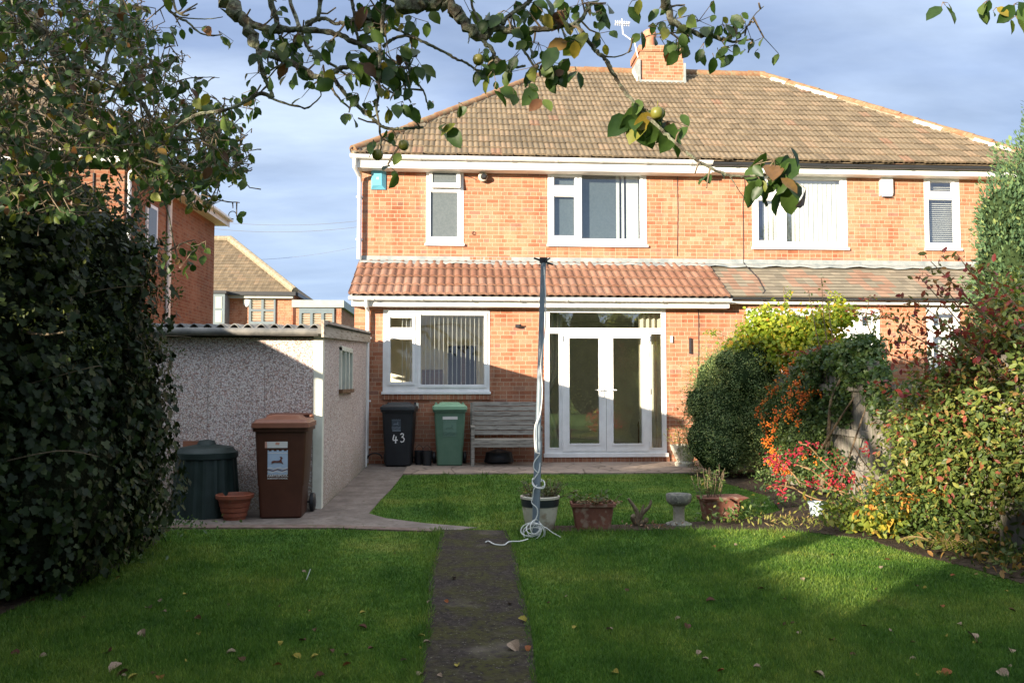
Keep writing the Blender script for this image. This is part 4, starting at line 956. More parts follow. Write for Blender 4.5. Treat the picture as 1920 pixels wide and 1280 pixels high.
mb = MB(); mb.box(a-.15, b+.12, EYf-.15, FY+3, d-.30, d); mb.build('flat_roof', plain('grey flat roof edge', (.30, .33, .32), .6), fh_)
gwin(561, 578, 627, 625, EYf, 3, fh_, False)

# overhead cables beyond the houses
M['farwire'] = plain('pale grey cable', (.16, .17, .19), .6, .3)
def cable(label, pts):
    q = MB(); n = 24; P = [Vector(p) for p in pts]; out = []
    for i in range(n+1):
        t = i/n; p = P[0].lerp(P[1], t); p = p+Vector((0, 0, -4*t*(1-t)*.35)); out.append(p)
    q.tube(out, .0075, 5); o = q.build('overhead_cable', M['farwire']); tag(o, label, 'cable', 'overhead cables crossing behind the gap')
cable('upper overhead cable crossing the sky gap between the houses', [at(330, 406, 30), at(760, 401, 30)])
cable('lower overhead cable crossing the sky gap between the houses', [at(330, 420, 29), at(760, 411, 29)])
cable('faint third overhead cable sloping up towards the main house', [at(430, 488, 45), at(760, 440, 45)])

# ================================================================== GARAGE
gar = thing('garage', 'pebble-dashed concrete garage with corrugated roof at the end of the side path', 'garage', (-3, 9.78, 0))
GX, GX0, GY0, GY1 = -1.50, -4.1, 9.78, 14.62
zf, zb = 2.0, 2.17
def gz(y): return zf+(zb-zf)*(y-GY0)/(GY1-GY0)
mb = MB()
xs = [GX0+.1+i*.62 for i in range(5)]
for i in range(4):
    xa, xb = (xs[i], xs[i+1]-.004); 
    if i == 3: xb = GX-.10
    mb.box(xa, xb, GY0, GY0+.07, .0, zf-.04)
mb.build('front_wall', M['pebble'], gar)
mb = MB(); wy0, wy1 = 11.15, 12.6
wz0, wz1 = 1.33, 1.88
n = 6; 
segs = [(GY0+.10, 11.0), (11.004, 11.18), (12.42, 12.62), (12.624, 13.6), (13.604, GY1)]
for y0, y1 in segs: mb.add([(GX-.07, y0, 0), (GX, y0, 0), (GX, y1, 0), (GX-.07, y1, 0), (GX-.07, y0, gz(y0)-.02), (GX, y0, gz(y0)-.02), (GX, y1, gz(y1)-.02), (GX-.07, y1, gz(y1)-.02)], [(0, 3, 2, 1), (4, 5, 6, 7), (0, 1, 5, 4), (1, 2, 6, 5), (2, 3, 7, 6), (3, 0, 4, 7)])
mb.box(GX-.07, GX, 11.18, 12.42, 0, wz0); mb.box(GX-.07, GX, 11.18, 12.42, wz1, gz(11.4)-.03)
mb.build('side_wall', M['pebble'], gar)
mb = MB(); mb.box(GX0+.1, GX-.1, GY1-.07, GY1, 0, 2.1); mb.box(GX0, GX0+.07, GY0, GY1, 0, 2.0); mb.build('rear_wall', M['pebble'], gar)
mb = MB(); mb.box(GX-.10, GX+.008, GY0-.012, GY0+.10, 0, zf-.02); mb.build('corner_post', M['cream_post'], gar, bevel=.006)
mb = MB(); mb.box(GX-.05, GX+.02, GY1-.06, GY1+.02, 0, gz(GY1)-.02); mb.build('corner_post', M['white_paint'], gar)
# window in the side wall
mb = MB()
for y0, y1 in ((11.18, 11.23), (11.60, 11.65), (11.98, 12.04), (12.37, 12.42)): mb.box(GX-.05, GX+.03, y0, y1, wz0, wz1)
mb.box(GX-.05, GX+.03, 11.18, 12.42, wz1-.04, wz1+.02)
gw = mb.build('window', M['cream_post'], gar)
mb = MB(); mb.box(GX-.05, GX+.05, 11.15, 12.45, wz0-.05, wz0); mb.build('sill', M['wood_dark'], gw)
mb = MB(); mb.box(GX-.04, GX-.035, 11.2, 12.4, wz0, wz1); mb.build('pane', plain('dark garage glass', (.02, .022, .022), .1, .6), gw)
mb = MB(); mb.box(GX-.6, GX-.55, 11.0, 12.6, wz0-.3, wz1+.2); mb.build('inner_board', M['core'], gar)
# corrugated roof, ridges run front to back
q = MB(); per = .146; nn = int((GX+.12-GX0)/per*8)
for j in range(2):
    y = (GY0-.16, GY1+.1)[j]
    for i in range(nn+1):
        x = GX0-.1+(GX+.08-GX0+.1)*i/nn; q.v.append((x, y, gz(y)+.055+.026*math.sin(2*math.pi*x/per)))
for i in range(nn): q.f.append((i, i+1, nn+2+i, nn+1+i))
k = len(q.v); q.v += [(x, y, z-.012) for x, y, z in q.v]
for i in range(nn): q.f.append((k+i, k+nn+1+i, k+nn+2+i, k+i+1)); q.f.append((i, k+i, k+i+1, i+1))
q.build('corrugated_roof', M['asbestos'], gar, smooth='all')
q = MB(); q.tube([(GX0-.1, GY0-.17, zf-.015), (GX-.02, GY0-.17, zf-.02)], .045, 12); q.box(GX-.02, GX+.04, GY0-.23, GY0-.02, zf-.04, zf+.05)
q.build('gutter', mnoise('grey brown gutter', (.10, .10, .095), (.2, .19, .17), 8, 5, .5, .4), gar, smooth=True)
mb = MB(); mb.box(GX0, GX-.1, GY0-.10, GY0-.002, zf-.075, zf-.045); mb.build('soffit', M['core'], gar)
def slab(y0, y1, x0, x1, zlo, zhi):
    q = MB(); vs = []
    for y in (y0, y1):
        for x in (x0, x1): vs += [(x, y, gz(y)+zlo), (x, y, gz(y)+zhi)]
    q.add(vs, [(0, 1, 3, 2), (4, 6, 7, 5), (0, 4, 5, 1), (2, 3, 7, 6), (1, 5, 7, 3), (0, 2, 6, 4)]); return q
slab(GY0-.25, GY1+.1, GX+.022, GX+.05, -.07, .12).build('bargeboard', M['board'], gar)

# ================================================================== BINS
def plate(name, m, parent, pts2, fr, k=1, world=False):
    q = MB(); q.add([(x, fr(z)-.0025*k, z) for x, z in pts2], [tuple(range(len(pts2)))]); return q.build(name, m, parent, world)
def textmesh(name, s, size, x, z, fr, m, parent, k=2, bold=.0, w=1.0):
    cu = bpy.data.curves.new('txt', 'FONT'); cu.body = s; cu.size = size; cu.align_x = 'CENTER'; cu.offset = bold
    o = bpy.data.objects.new('txt', cu); COL.objects.link(o); bpy.context.view_layer.update()
    me = bpy.data.meshes.new_from_object(o); bpy.data.objects.remove(o)
    for v in me.vertices: X_, Z_ = x+v.co.x*w, z+v.co.y; v.co = (X_, fr(Z_)-.0025*k, Z_)
    me.materials.clear(); me.materials.append(m); me.name = name
    return link(name, me, parent)
DEER = [(-.9, -.25), (-.75, -.05), (-.5, .05), (-.1, .0), (.2, .05), (.38, .3), (.40, .55), (.30, .85), (.36, 1.0), (.46, .78), (.5, .98), (.58, .98), (.56, .72), (.72, .6), (.74, .5), (.58, .42), (.56, .1), (.6, -.3), (.72, -.5), (.8, -.72), (.7, -.75), (.5, -.5), (.3, -.4), (.0, -.45), (-.3, -.4), (-.5, -.45), (-.8, -.68), (-.95, -.62), (-.72, -.4)]
def emblem(parent, cx, cz, s, fr, cb, cd, cw, text=None, ct=None):
    """council crest: battlemented shield, stag lying over waves, name below"""
    w, h = s*.5, s*.62
    top = []
    n = 4
    for i in range(n):
        xa, xb = -w+2*w*i/n, -w+2*w*(i+1)/n
        top += [(xa+(xb-xa)*.22, h), (xa+(xb-xa)*.22, h-.05*s), (xa+(xb-xa)*.78, h-.05*s), (xa+(xb-xa)*.78, h)][::1]
    sh = [(-w, -h)]+[(-w, h)]+top+[(w, h), (w, -h)]
    o = plate('shield', cb, parent, [(cx+x, cz+z) for x, z in sh], fr, 1)
    plate('shield_band', cw, o, [(cx-w, cz+h-.17*s), (cx+w, cz+h-.17*s), (cx+w, cz+h-.14*s), (cx-w, cz+h-.14*s)], fr, 2)
    plate('stag', cd, o, [(cx+x*w*.72, cz+.08*s+z*h*.36) for x, z in DEER], fr, 3)
    for j, (zz, cc) in enumerate(((-.28, cw), (-.37, cd), (-.46, cw))):
        up = [(cx-w+2*w*i/16, cz+s*(zz+.035*math.sin(i*.85+j))) for i in range(17)]; dn = [(x, z-.045*s) for x, z in reversed(up)]
        plate('wave', cc, o, up+dn, fr, 3+j)
    return o
def wheelie(name, label, body_c, lid_c, loc, rz=0, sc=1.0):
    t = thing(name, label, 'wheelie bin', loc, rz, 'wheeled rubbish bins')
    bm_ = mnoise(name+' body plastic', *body_c, 5, 5, .5, .35, lo=.3, hi=.7, bs=.12); lm = mnoise(name+' lid plastic', *lid_c, 5, 5, .48, .4, lo=.3, hi=.7, bs=.12)
    fr = lambda z: -.30+.055*(1-z/.96)     # front face, taper
    q = MB(); q.loft([(0.0, -.205, .205, fr(0)+.02, .20), (.02, -.215, .215, fr(0), .22), (.33, -.228, .228, fr(.33), .26), (.345, -.235, .235, fr(.345), .265), (.90, -.262, .262, fr(.9), .30), (.905, -.285, .285, fr(.9)-.022, .32), (.955, -.285, .285, fr(.955)-.022, .32)], .045, 5)
    q.build('body', bm_, t, False, smooth=True)
    q = MB(); q.loft([(.945, -.295, .295, -.345, .33), (.995, -.292, .292, -.342, .335), (1.0, -.272, .272, -.322, .32), (1.025, -.26, .26, -.30, .30), (1.03, -.19, .19, -.22, .25), (1.06, -.165, .165, -.17, .2), (1.065, -.13, .13, -.13, .16)], .04, 5)
    q.build('lid', lm, t, False, smooth=True)
    q = MB(); q.tube([(-.24, .32, .97), (-.24, .40, 1.04), (-.22, .42, 1.055), (.22, .42, 1.055), (.24, .40, 1.04), (.24, .32, .97)], .018, 8); q.build('handle', lm, t, False, smooth=True)
    for sx in (-1, 1): 
        q = MB(); q.cbox((sx*.235, .34, 1.02), (.035, .07, .07)); q.build('hinge', lm, t, False, bevel=.008)
        q = MB(); q.lathe([(.03, -.03), (.085, -.028), (.10, -.015), (.10, .015), (.085, .028), (.03, .03)], (0, 0, 0), 24); q.v = [(sx*.265+z, .27+x, .10+y) for x, y, z in q.v]; wh = q.build('wheel', M['black_plastic'], t, False, smooth=True)
        q = MB(); q.lathe([(.01, -.036), (.05, -.034), (.055, -.03)], (0, 0, 0), 12); q.v = [(sx*(.265-z*1.0), .27+x, .10+y) for x, y, z in q.v]; q.build('hub', plain('dark grey hub', (.05, .05, .055), .5), wh, False)
    q = MB(); q.tube([(-.25, .27, .10), (.25, .27, .10)], .012, 8); q.build('axle', M['black_plastic'], t, False)
    return t, fr
bb = at(534, 800, 9.33)
brown, fr = wheelie('brown_wheelie_bin', 'brown wheelie bin with a white and blue crest, standing before the garage corner', ((.055, .019, .010), (.08, .028, .015)), ((.17, .065, .036), (.22, .085, .048)), (bb.x, 9.34, .008), R(2))
lw = plain('white sticker', (.72, .70, .68), .4, .4); lb = plain('pale blue sticker', (.42, .52, .66), .4, .4); ld = plain('dark brown print', (.14, .05, .035), .6, .3); lp = plain('salmon print', (.62, .32, .24), .5, .3); lg_ = plain('grey violet print', (.30, .24, .28), .6, .3)
st = plate('address_sticker', lw, brown, [(-.155, .735), (.075, .735), (.075, .80), (-.155, .80)], fr, 1)
plate('sticker_edge', lp, st, [(-.155, .735), (-.13, .735), (-.135, .80), (-.155, .80)], fr, 2); plate('sticker_mark', lp, st, [(-.05, .77), (-.01, .765), (-.005, .79), (-.045, .795)], fr, 2)
em = emblem(brown, -.025, .585, .205, lambda z: fr(z), lb, ld, lw)
textmesh('crest_name', 'HARTLEPOOL', .034, -.025, .436, fr, lw, brown, 2, .0006, 1.0)
textmesh('crest_name', 'BOROUGH COUNCIL', .021, -.025, .412, fr, lw, brown, 2, .0004, 1.0)

kb = at(749, 810, 14.75)
black, fr = wheelie('black_wheelie_bin', 'black wheelie bin with a hand-painted white 43, beside the downpipe', ((.012, .014, .017), (.020, .023, .027)), ((.022, .026, .03), (.035, .04, .045)), (kb.x, 14.74, .02), R(-3))
lgy = plain('grey blue print', (.16, .20, .24), .5, .4); lgb = plain('dull print', (.05, .07, .09), .5, .4)
emblem(black, -.02, .70, .15, fr, lgb, lgy, lgy)
plate('crest_caption', lgy, black, [(-.085, .585), (.055, .585), (.055, .61), (-.085, .61)], fr, 1)
def strokes(name, lines, r, fr, m, parent):
    q = MB()
    for ln in lines:
        P = [Vector((x, fr(z)-.003, z)) for x, z in ln]; q.tube(P, r, 6)
    q.v = [(x, fr(z)-.006+(y-fr(z)+.003)*.25, z) for x, y, z in q.v]
    return q.build(name, m, parent, False, smooth=True)
strokes('painted_number', [[(-.055, .53), (-.075, .455), (-.07, .435), (-.02, .437), (.005, .44)], [(-.022, .50), (-.03, .44), (-.032, .385)]], .0105, fr, M['upvc'], black)
strokes('painted_number', [[(.05, .53), (.075, .55), (.10, .54), (.10, .515), (.075, .49), (.07, .488), (.10, .48), (.115, .45), (.10, .415), (.07, .405), (.05, .42)]], .0105, fr, M['upvc'], black)
q = MB(); q.cbox((.28, .28, 1.0), (.03, .10, .09)); q.build('torn_label', M['cream_post'], black, False)

gb = at(843, 810, 14.75)
green, fr = wheelie('green_wheelie_bin', 'faded green wheelie bin with a blank white strip, next to the bench', ((.075, .15, .10), (.10, .185, .125)), ((.17, .33, .20), (.22, .39, .25)), (gb.x, 14.74, .02), R(1))
plate('blank_strip', lw, green, [(-.12, .78), (.13, .78), (.13, .83), (-.12, .83)], fr, 1)
gm1, gm2 = plain('faded green print', (.12, .21, .16), .6), plain('faint green print', (.09, .17, .125), .6)
emblem(green, .0, .63, .22, fr, gm1, gm2, gm2)

# compost bin
comp = thing('compost_bin', 'dark green ribbed compost bin half hidden by the ivy', 'compost bin', (at(388, 900, 9.45).x, 9.42, .008))
cm = mnoise('dark green compost plastic', (.010, .020, .018), (.017, .031, .028), 6, 5, .5, .35)
q = MB(); n = 72
for z, r in ((0, .35), (.62, .30)):
    for k in range(n): t = 2*math.pi*k/n; rr = r*(1+(.03 if k % 4 < 2 else 0)); q.v.append((rr*math.cos(t), rr*math.sin(t), z))
q.f = [(k, (k+1) % n, n+(k+1) % n, n+k) for k in range(n)]; q.build('body', cm, comp, False)
q = MB(); q.lathe([(.30, .60), (.325, .61), (.325, .67), (.30, .68), (.27, .72), (.10, .75), (.08, .79), (.02, .80)], (0, 0, 0), 28); q.build('lid', cm, comp, False, smooth=True)
brd = MB(); c = at(364, 838, 9.66); brd.box(c.x-.11, c.x+.12, 9.62, 9.66, 0.008, .78); tag(brd.build('brown_board', mnoise('terracotta board', (.20, .08, .05), (.28, .12, .07), 6)), 'narrow reddish board leaning on the garage behind the compost bin', 'board')
wb = MB(); c = G(322, 970); wb.loft([(0.008, c.x-.06, c.x+.06, c.y-.04, c.y+.04), (.05, c.x-.06, c.x+.06, c.y-.04, c.y+.04)], .01); tag(wb.build('white_block', M['upvc'], None, bevel=.004), 'small white block lying at the foot of the ivy', 'block')

# terracotta pot with bands
tp = thing('terracotta_pot', 'empty round terracotta plastic pot with banded sides beside the brown bin', 'flower pot', (at(440, 950, 9.1).x, 9.1, .008))
q = MB(); q.lathe([(.11, 0), (.115, .03), (.125, .035), (.13, .075), (.125, .08), (.138, .085), (.145, .125), (.14, .13), (.15, .135), (.158, .175), (.153, .18), (.163, .19), (.17, .215), (.19, .22), (.193, .255), (.175, .26), (.165, .24), (.13, .12), (.10, .05)], (0, 0, 0), 36)
q.build('pot', M['terracotta'], tp, False, smooth=True)
q = MB(); q.lathe([(.13, .115), (.12, .125), (.02, .13)], (0, 0, 0), 20); q.build('soil', M['soil'], tp, False)

# small buckets between bins
for i, (u, lab, r) in enumerate(((801, 'small black bucket with a wire handle between the black and green bins', .09), (786, 'small dark tub tucked behind the black bucket', .08))):
    c = at(u, 868, 14.7+.12*i); b_ = thing('bucket', lab, 'bucket', (c.x, 14.62+.14*i, .02), group='small dark buckets between the bins')
    q = MB(); q.lathe([(r*.8, 0), (r, .22), (r*1.06, .225), (r*1.06, .24), (r*.96, .24), (r*.8, .05)], (0, 0, 0), 20); q.build('tub', M['black_plastic'], b_, False, smooth=True)
    q = MB(); q.tube([(-r, 0, .22), (-r*.6, 0, .30), (0, 0, .34), (r*.6, 0, .30), (r, 0, .22)], .004, 5); q.build('handle', M['wire'], b_, False)
bg = thing('garden_bag', 'dark lumpy garden sack lying in the shade under the bench', 'sack', (at(935, 850, 14.9).x, 14.85, .02))
q = MB(); q.lathe([(.10, 0), (.2, .03), (.22, .12), (.17, .2), (.06, .24), (.03, .25)], (0, 0, 0), 18, 1.2, .7); q.v = [(x*(1+.1*math.sin(z*40)), y, z) for x, y, z in q.v]; q.build('sack', M['black_plastic'], bg, False, smooth=True)
hs_ = MB(); c = at(703, 862, 14.9); hs_.tube([c+Vector((.12*math.cos(t)*(1+.06*t/6), -.03*t/6, .02+.10*abs(math.sin(t)))) for t in np.linspace(0, 12, 40)], .012, 6); tag(hs_.build('hose', M['black_plastic'], None, smooth=True), 'black hose coiled on the paving between downpipe and black bin', 'hose')

# ================================================================== BENCH
bx0, bx1 = at(886, 800, 14.6).x, at(1003, 800, 14.6).x+.07
bench = thing('garden_bench', 'weathered grey slatted wooden bench standing against the house wall', 'bench', ((bx0+bx1)/2, 14.6, .02))
W = (bx1-bx0)/2
bw = M['bench_wood']
for i in range(7):
    z = .50+i*.082; y = .19+i*.018; q = MB(); q.cbox((0, y, z+.035), (2*W-.03, .022, .074), Matrix.Rotation(R(-12), 3, 'X')); q.build('back_slat', bw, bench, False, bevel=.004)
for i in range(4):
    q = MB(); q.cbox((0, -.24+i*.11, .435), (2*W-.01, .095, .022)); q.build('seat_slat', bw, bench, False, bevel=.004)
for z in (.345, .40):
    q = MB(); q.cbox((0, -.285-.002*z, z), (2*W-.02, .022, .052)); q.build('apron', bw, bench, False, bevel=.003)
for sx in (-1, 1):
    q = MB(); q.cbox((sx*W, -.27, .32), (.055, .055, .64)); q.build('leg', bw, bench, False, bevel=.004)
    q = MB(); q.tube([(sx*W, .14, 0), (sx*W, .16, .5), (sx*(W-.0), .31, 1.05)], .035, 4); q.build('leg', bw, bench, False)
    q = MB(); q.cbox((sx*W, -.06, .655), (.07, .52, .03)); q.build('armrest', bw, bench, False, bevel=.006)
    q = MB(); q.cbox((sx*W, -.06, .38), (.04, .40, .06)); q.build('side_rail', bw, bench, False)

# ================================================================== CLOTHES POLE AND LINE
pb = G(1003, 1006); PY = pb.y
pole = thing('clothes_pole', 'tall grey steel clothes pole leaning slightly, planted at the lawn edge', 'clothes pole', tuple(pb))
top = at(1019, 490, PY)-pb; mid = at(1012, 760, PY)-pb
q = MB(); q.tube([(0, 0, -.1), tuple(top*.34+Vector((.004, 0, 0))), tuple(top*.345), tuple(top)], [.034, .034, .026, .025], 16); q.build('tube', M['galv'], pole, False, smooth=True)
q = MB(); q.cbox(top+Vector((0, 0, .01)), (.07, .05, .05)); q.tube([top+Vector((-.09, 0, .03)), top+Vector((.09, 0, -.03))], .01, 6); q.tube([top+Vector((0, -.03, .03)), top+Vector((.01, -.03, -.01)), top+Vector((.06, -.02, .03))], .008, 6); q.build('line_hook', M['wire'], pole, False)
def W3(u, v, dy=0.0): return at(u, v, PY+dy)
rp = MB()
def spline(pts, k=6):
    pts = [Vector(p) for p in pts]; out = []
    for i in range(len(pts)-1):
        p0, p1, p2, p3 = pts[max(i-1, 0)], pts[i], pts[i+1], pts[min(i+2, len(pts)-1)]
        for j in range(k):
            t = j/k; out.append(.5*((2*p1)+(p2-p0)*t+(2*p0-5*p1+4*p2-p3)*t*t+(3*p1-p0-3*p2+p3)*t**3))
    out.append(pts[-1]); return out
line = [(1020, 500, -.05), (1023, 560, -.05), (1022, 620, -.05), (1014, 680, -.05), (1017, 730, -.05), (1013, 775, -.05), (1003, 800, -.05), (1004, 845, -.06), (1012, 850, -.05), (1002, 865, -.06), (1001, 878, -.06), (1010, 885, -.05), (1008, 868, .06), (1012, 852, .02), (1011, 880, -.05), (1003, 895, -.06), (998, 902, -.05), (1002, 912, -.08), (1018, 915, -.1), (1021, 905, -.05), (1012, 897, .05), (1000, 896, .05), (999, 905, -.05), (1008, 914, -.08), (1021, 910, -.1), (1017, 900, .0), (1002, 915, -.05), (999, 930, -.05), (997, 942, -.05), (1006, 951, -.06), (1008, 962, -.06), (1003, 975, -.06), (995, 982, -.06)]
rp.tube(spline([W3(u, v, d) for u, v, d in line]), .0052, 6)
rr = random.Random(5)
for k in range(7):
    cx_, cy_ = 1000+rr.uniform(-6, 10), 992+rr.uniform(-6, 6); ra, rb = rr.uniform(10, 20), rr.uniform(7, 15); a0 = rr.uniform(0, 6); tl = rr.uniform(-.5, .5)
    rp.tube([W3(cx_+ra*math.cos(t+a0)*math.cos(tl), min(cy_+rb*math.sin(t+a0)+ra*.4*math.cos(t+a0)*math.sin(tl), 1012), -.06-.05*math.sin(t)) for t in np.linspace(0, 6.4, 26)], .0048, 6)
rp.tube(spline([W3(1005, 985, -.05), W3(1022, 988, -.08), W3(1036, 998, -.1), W3(1054, 1008, -.04)]), .0048, 6)
g1 = [G(910, 1016, .02), G(916, 1014, .03), G(928, 1020, .02), G(945, 1021, .02), G(955, 1015, .03), G(975, 1014, .03), G(990, 1010, .03)]
rp.tube(spline(g1), .0052, 6)
tag(rp.build('washing_line', M['rope'], None, smooth=True), 'white plastic washing line wound round the pole and tangled on the grass', 'washing line')

# ================================================================== PLANTERS AND BIRD BATH
def plantlets(parent, c, n, size, h, spread, kind, m, name='leaves', seed=0, kz=1):
    r = RNG; P = []; L = []; N = []; S = []; st = MB()
    for i in range(n):
        a = r.uniform(0, 6.28); d = spread*math.sqrt(r.random()); b = Vector((c[0]+d*math.cos(a), c[1]+d*.8*math.sin(a), c[2]))
        tip = b+Vector((math.cos(a)*d*.8+r.normal()*.03, math.sin(a)*d*.6+r.normal()*.03, h*r.uniform(.5, 1.1)))
        st.tube([b, b.lerp(tip, .5)+Vector((r.normal()*.012, r.normal()*.012, 0)), tip], [.004, .003, .002], 4)
        for j in range(r.integers(5, 10)):
            t = r.uniform(.25, 1); P.append(b.lerp(tip, t)); L.append((r.normal(), r.normal(), r.uniform(-.2, .9))); N.append((r.normal()*.5, r.normal()*.5, 1)); S.append(size*r.uniform(.6, 1.3))
    st.build('stems', M['twig'], parent, False)
    off = np.zeros(3)
    V, F = leafverts(np.array(P, float), np.array(L, float), np.array(N, float), np.array(S, float), kind)
    return fastmesh(name, V, F, m, parent, world=False)
c = at(1013, 995, 8.28)
p1 = thing('cream_planter', 'round cream planter with a dark band below its rim, behind the clothes pole', 'planter', (c.x, 8.3, 0))
q = MB(); q.lathe([(.115, 0), (.13, .02), (.155, .1), (.17, .2), (.176, .255)], (0, 0, 0), 36); q.build('pot', M['cream_pot'], p1, False, smooth=True)
q = MB(); q.lathe([(.174, .23), (.181, .235), (.186, .30), (.176, .305)], (0, 0, 0), 36); q.build('dark_band', M['dark_band'], p1, False, smooth=True)
q = MB(); q.lathe([(.184, .30), (.192, .305), (.192, .325), (.175, .33), (.165, .30), (.16, .28)], (0, 0, 0), 36); q.build('rim', M['cream_pot'], p1, False, smooth=True)
q = MB(); q.lathe([(.17, .27), (.165, .29), (.02, .30)], (0, 0, 0), 20); q.build('soil', M['soil'], p1, False)
plantlets(p1, (0.03, 0, .29), 60, .035, .17, .15, 'oval', M['potplant'])
def trough(name, label, u, v, Y, w, d, h, rz=0):
    c = at(u, v, Y); t = thing(name, label, 'planter', (c.x, Y, 0), rz, 'rectangular terracotta troughs in the flower border')
    q = MB(); q.loft([(0, -w*.38, w*.38, -d*.36, d*.36), (h*.86, -w*.46, w*.46, -d*.46, d*.46), (h*.87, -w*.5, w*.5, -d*.52, d*.52), (h, -w*.5, w*.5, -d*.52, d*.52), (h, -w*.455, w*.455, -d*.45, d*.45), (h*.8, -w*.44, w*.44, -d*.43, d*.43)], .02, 3); q.build('trough', M['trough'], t, False, bevel=.003)
    q = MB(); q.cbox((0, 0, h*.86), (w*.86, d*.84, .02)); q.build('soil', M['soil'], t, False)
    return t
t1 = trough('terracotta_trough', 'brown terracotta trough of withered bedding plants, beside the cream planter', 1111, 995, 8.3, .43, .24, .26, R(-4))
plantlets(t1, (0, 0, .23), 16, .05, .12, .15, 'oval', M['potplant'])
dl_ = leafmat('withered bedding leaf', [(0, (.12, .05, .03)), (.5, (.28, .15, .09)), (1, (.42, .3, .22))], .2, .7)
plantlets(t1, (0.06, 0, .22), 26, .035, .06, .12, 'oval', dl_, 'withered_leaves')
t2 = trough('terracotta_trough', 'terracotta trough behind weeds at the foot of the red shrub, right of the bird bath', 1350, 978, 8.75, .42, .24, .24, R(4))
plantlets(t2, (-.1, .02, .2), 22, .05, .34, .12, 'oval', M['border'])
q = MB(); q.loft([(.222, -.20, .22, -.14, .13), (.24, -.22, .27, -.15, .15), (.25, .0, .24, -.12, .12)], .03); q.build('broken_tile', M['trough'], t2, False)

c = at(1273, 985, 8.45)
bb_ = thing('bird_bath', 'small round stone bird bath on a short pedestal in the border', 'bird bath', (c.x, 8.45, 0))
q = MB(); q.lathe([(.07, .20), (.10, .215), (.122, .24), (.128, .30), (.122, .312), (.108, .305), (.095, .275), (.03, .262)], (0, 0, 0), 30); q.build('bowl', M['stone'], bb_, False, smooth=True)
q = MB(); q.lathe([(.06, .03), (.055, .08), (.055, .16), (.066, .205)], (0, 0, 0), 20); q.build('pedestal', M['stonepale'], bb_, False, smooth=True)
q = MB(); q.lathe([(.13, 0), (.13, .02), (.08, .04)], (0, 0, 0), 24); q.build('base', M['stone'], bb_, False)

c = G(1198, 985); st_ = thing('pruned_stump', 'small pruned shrub stump with bare cut stems between trough and bird bath', 'shrub', (c.x, 8.42, 0))
def stems(parent, lines, m, name='stems', n=7, jit=.12):
    q = MB()
    for pts, r in lines: q.tube(spline(pts, 4), list(np.linspace(r[0], r[1], (len(pts)-1)*4+1)), n, jit=jit)
    return q.build(name, m, parent, smooth=True)
S_ = lambda u, v, dy=0: at(u, v, 8.42+dy)
stems(st_, [([S_(1195, 985), S_(1196, 965), S_(1188, 948), S_(1178, 934)], (.03, .012)), ([S_(1196, 984), S_(1203, 965, .03), S_(1217, 950), S_(1221, 937)], (.026, .011)), ([S_(1197, 982), S_(1203, 960, -.04), S_(1207, 946, -.04)], (.02, .009)), ([S_(1195, 984), S_(1186, 970, -.05), S_(1190, 966, -.05)], (.03, .02)), ([S_(1197, 984), S_(1210, 976, -.05), S_(1212, 970, -.05)], (.028, .02))], M['twig'])
c = at(1531, 960, 8.95)
sp_ = thing('plastic_pot', 'small pale blue plastic pot on the soil under the red-leaved shrub', 'flower pot', (c.x, 8.95, .0)); q = MB()
q.lathe([(.06, 0), (.08, .13), (.088, .132), (.088, .15), (.075, .15), (.06, .05)], (0, 0, 0), 20); q.build('pot', plain('pale blue pot', (.42, .50, .53), .5), sp_, False, smooth=True)
c = at(1283, 850, 14.2)
wp = thing('white_urn', 'white stone urn of green plants between the patio door and the dark bush', 'planter', (c.x+.02, 14.25, .02))
q = MB(); q.lathe([(.16, 0), (.17, .05), (.13, .08), (.16, .14), (.21, .24), (.24, .33), (.25, .35), (.22, .35), (.2, .3)], (0, 0, 0), 28); q.build('pot', mnoise('white stone', (.55, .52, .42), (.70, .67, .56), 8, 5, .8, .2, c=(.3, .25, .17), cs=12), wp, False, smooth=True)
plantlets(wp, (-.05, 0, .3), 30, .06, .30, .2, 'narrow', M['fern'])

# ================================================================== LEFT: IVY HEDGE, BOUNDARY
ivy = thing('ivy_hedge', 'huge dark mass of ivy filling the left edge of the garden', 'ivy', (-3.2, 6.4, 0))
IV = [(-3.42, 5.95, 1.5, 1.0, 1.0, 1.55), (-3.05, 6.6, 1.1, .78, .8, 1.1), (-2.88, 6.5, 2.1, .66, .6, .85), (-2.85, 6.1, .8, .6, .8, .95), (-3.6, 5.5, 1.0, .9, .8, 1.2), (-3.3, 6.2, 2.35, .8, .8, .65), (-2.95, 7.3, .62, .62, .7, .72), (-3.75, 5.6, 2.2, .8, .8, .8), (-3.45, 7.35, .78, .72, .72, .86), (-2.62, 6.6, 1.2, .46, .5, .75)]
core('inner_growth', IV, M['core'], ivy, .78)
P, O = cloud(IV, 44000, shell=.36, gap=-.55, gs=4.5, lump=.26, seed=2)
N = O*1.0+rnd3(len(P))*.45+np.array([0, 0, .25]); L = rnd3(len(P))*.6+np.array([0, 0, -.75])+O*.2
leafmesh('foliage', P, L, N, RNG.uniform(.028, .072, len(P)), 'ivy', M['ivy'], ivy)
k = P[:, 2]+snoise(P, 3, 9)*.5 > 1.9
Pq = P[k][:3200]; Pq = np.repeat(Pq, 7, 0)+RNG.normal(size=(len(Pq)*7, 3))*.022
leafmesh('flower_heads', Pq+np.repeat(O[k][:3200], 7, 0)*.05, rnd3(len(Pq))+np.array([0, 0, .4]), rnd3(len(Pq)), RNG.uniform(.02, .04, len(Pq)), 'oval', M['ivy_young'], ivy)
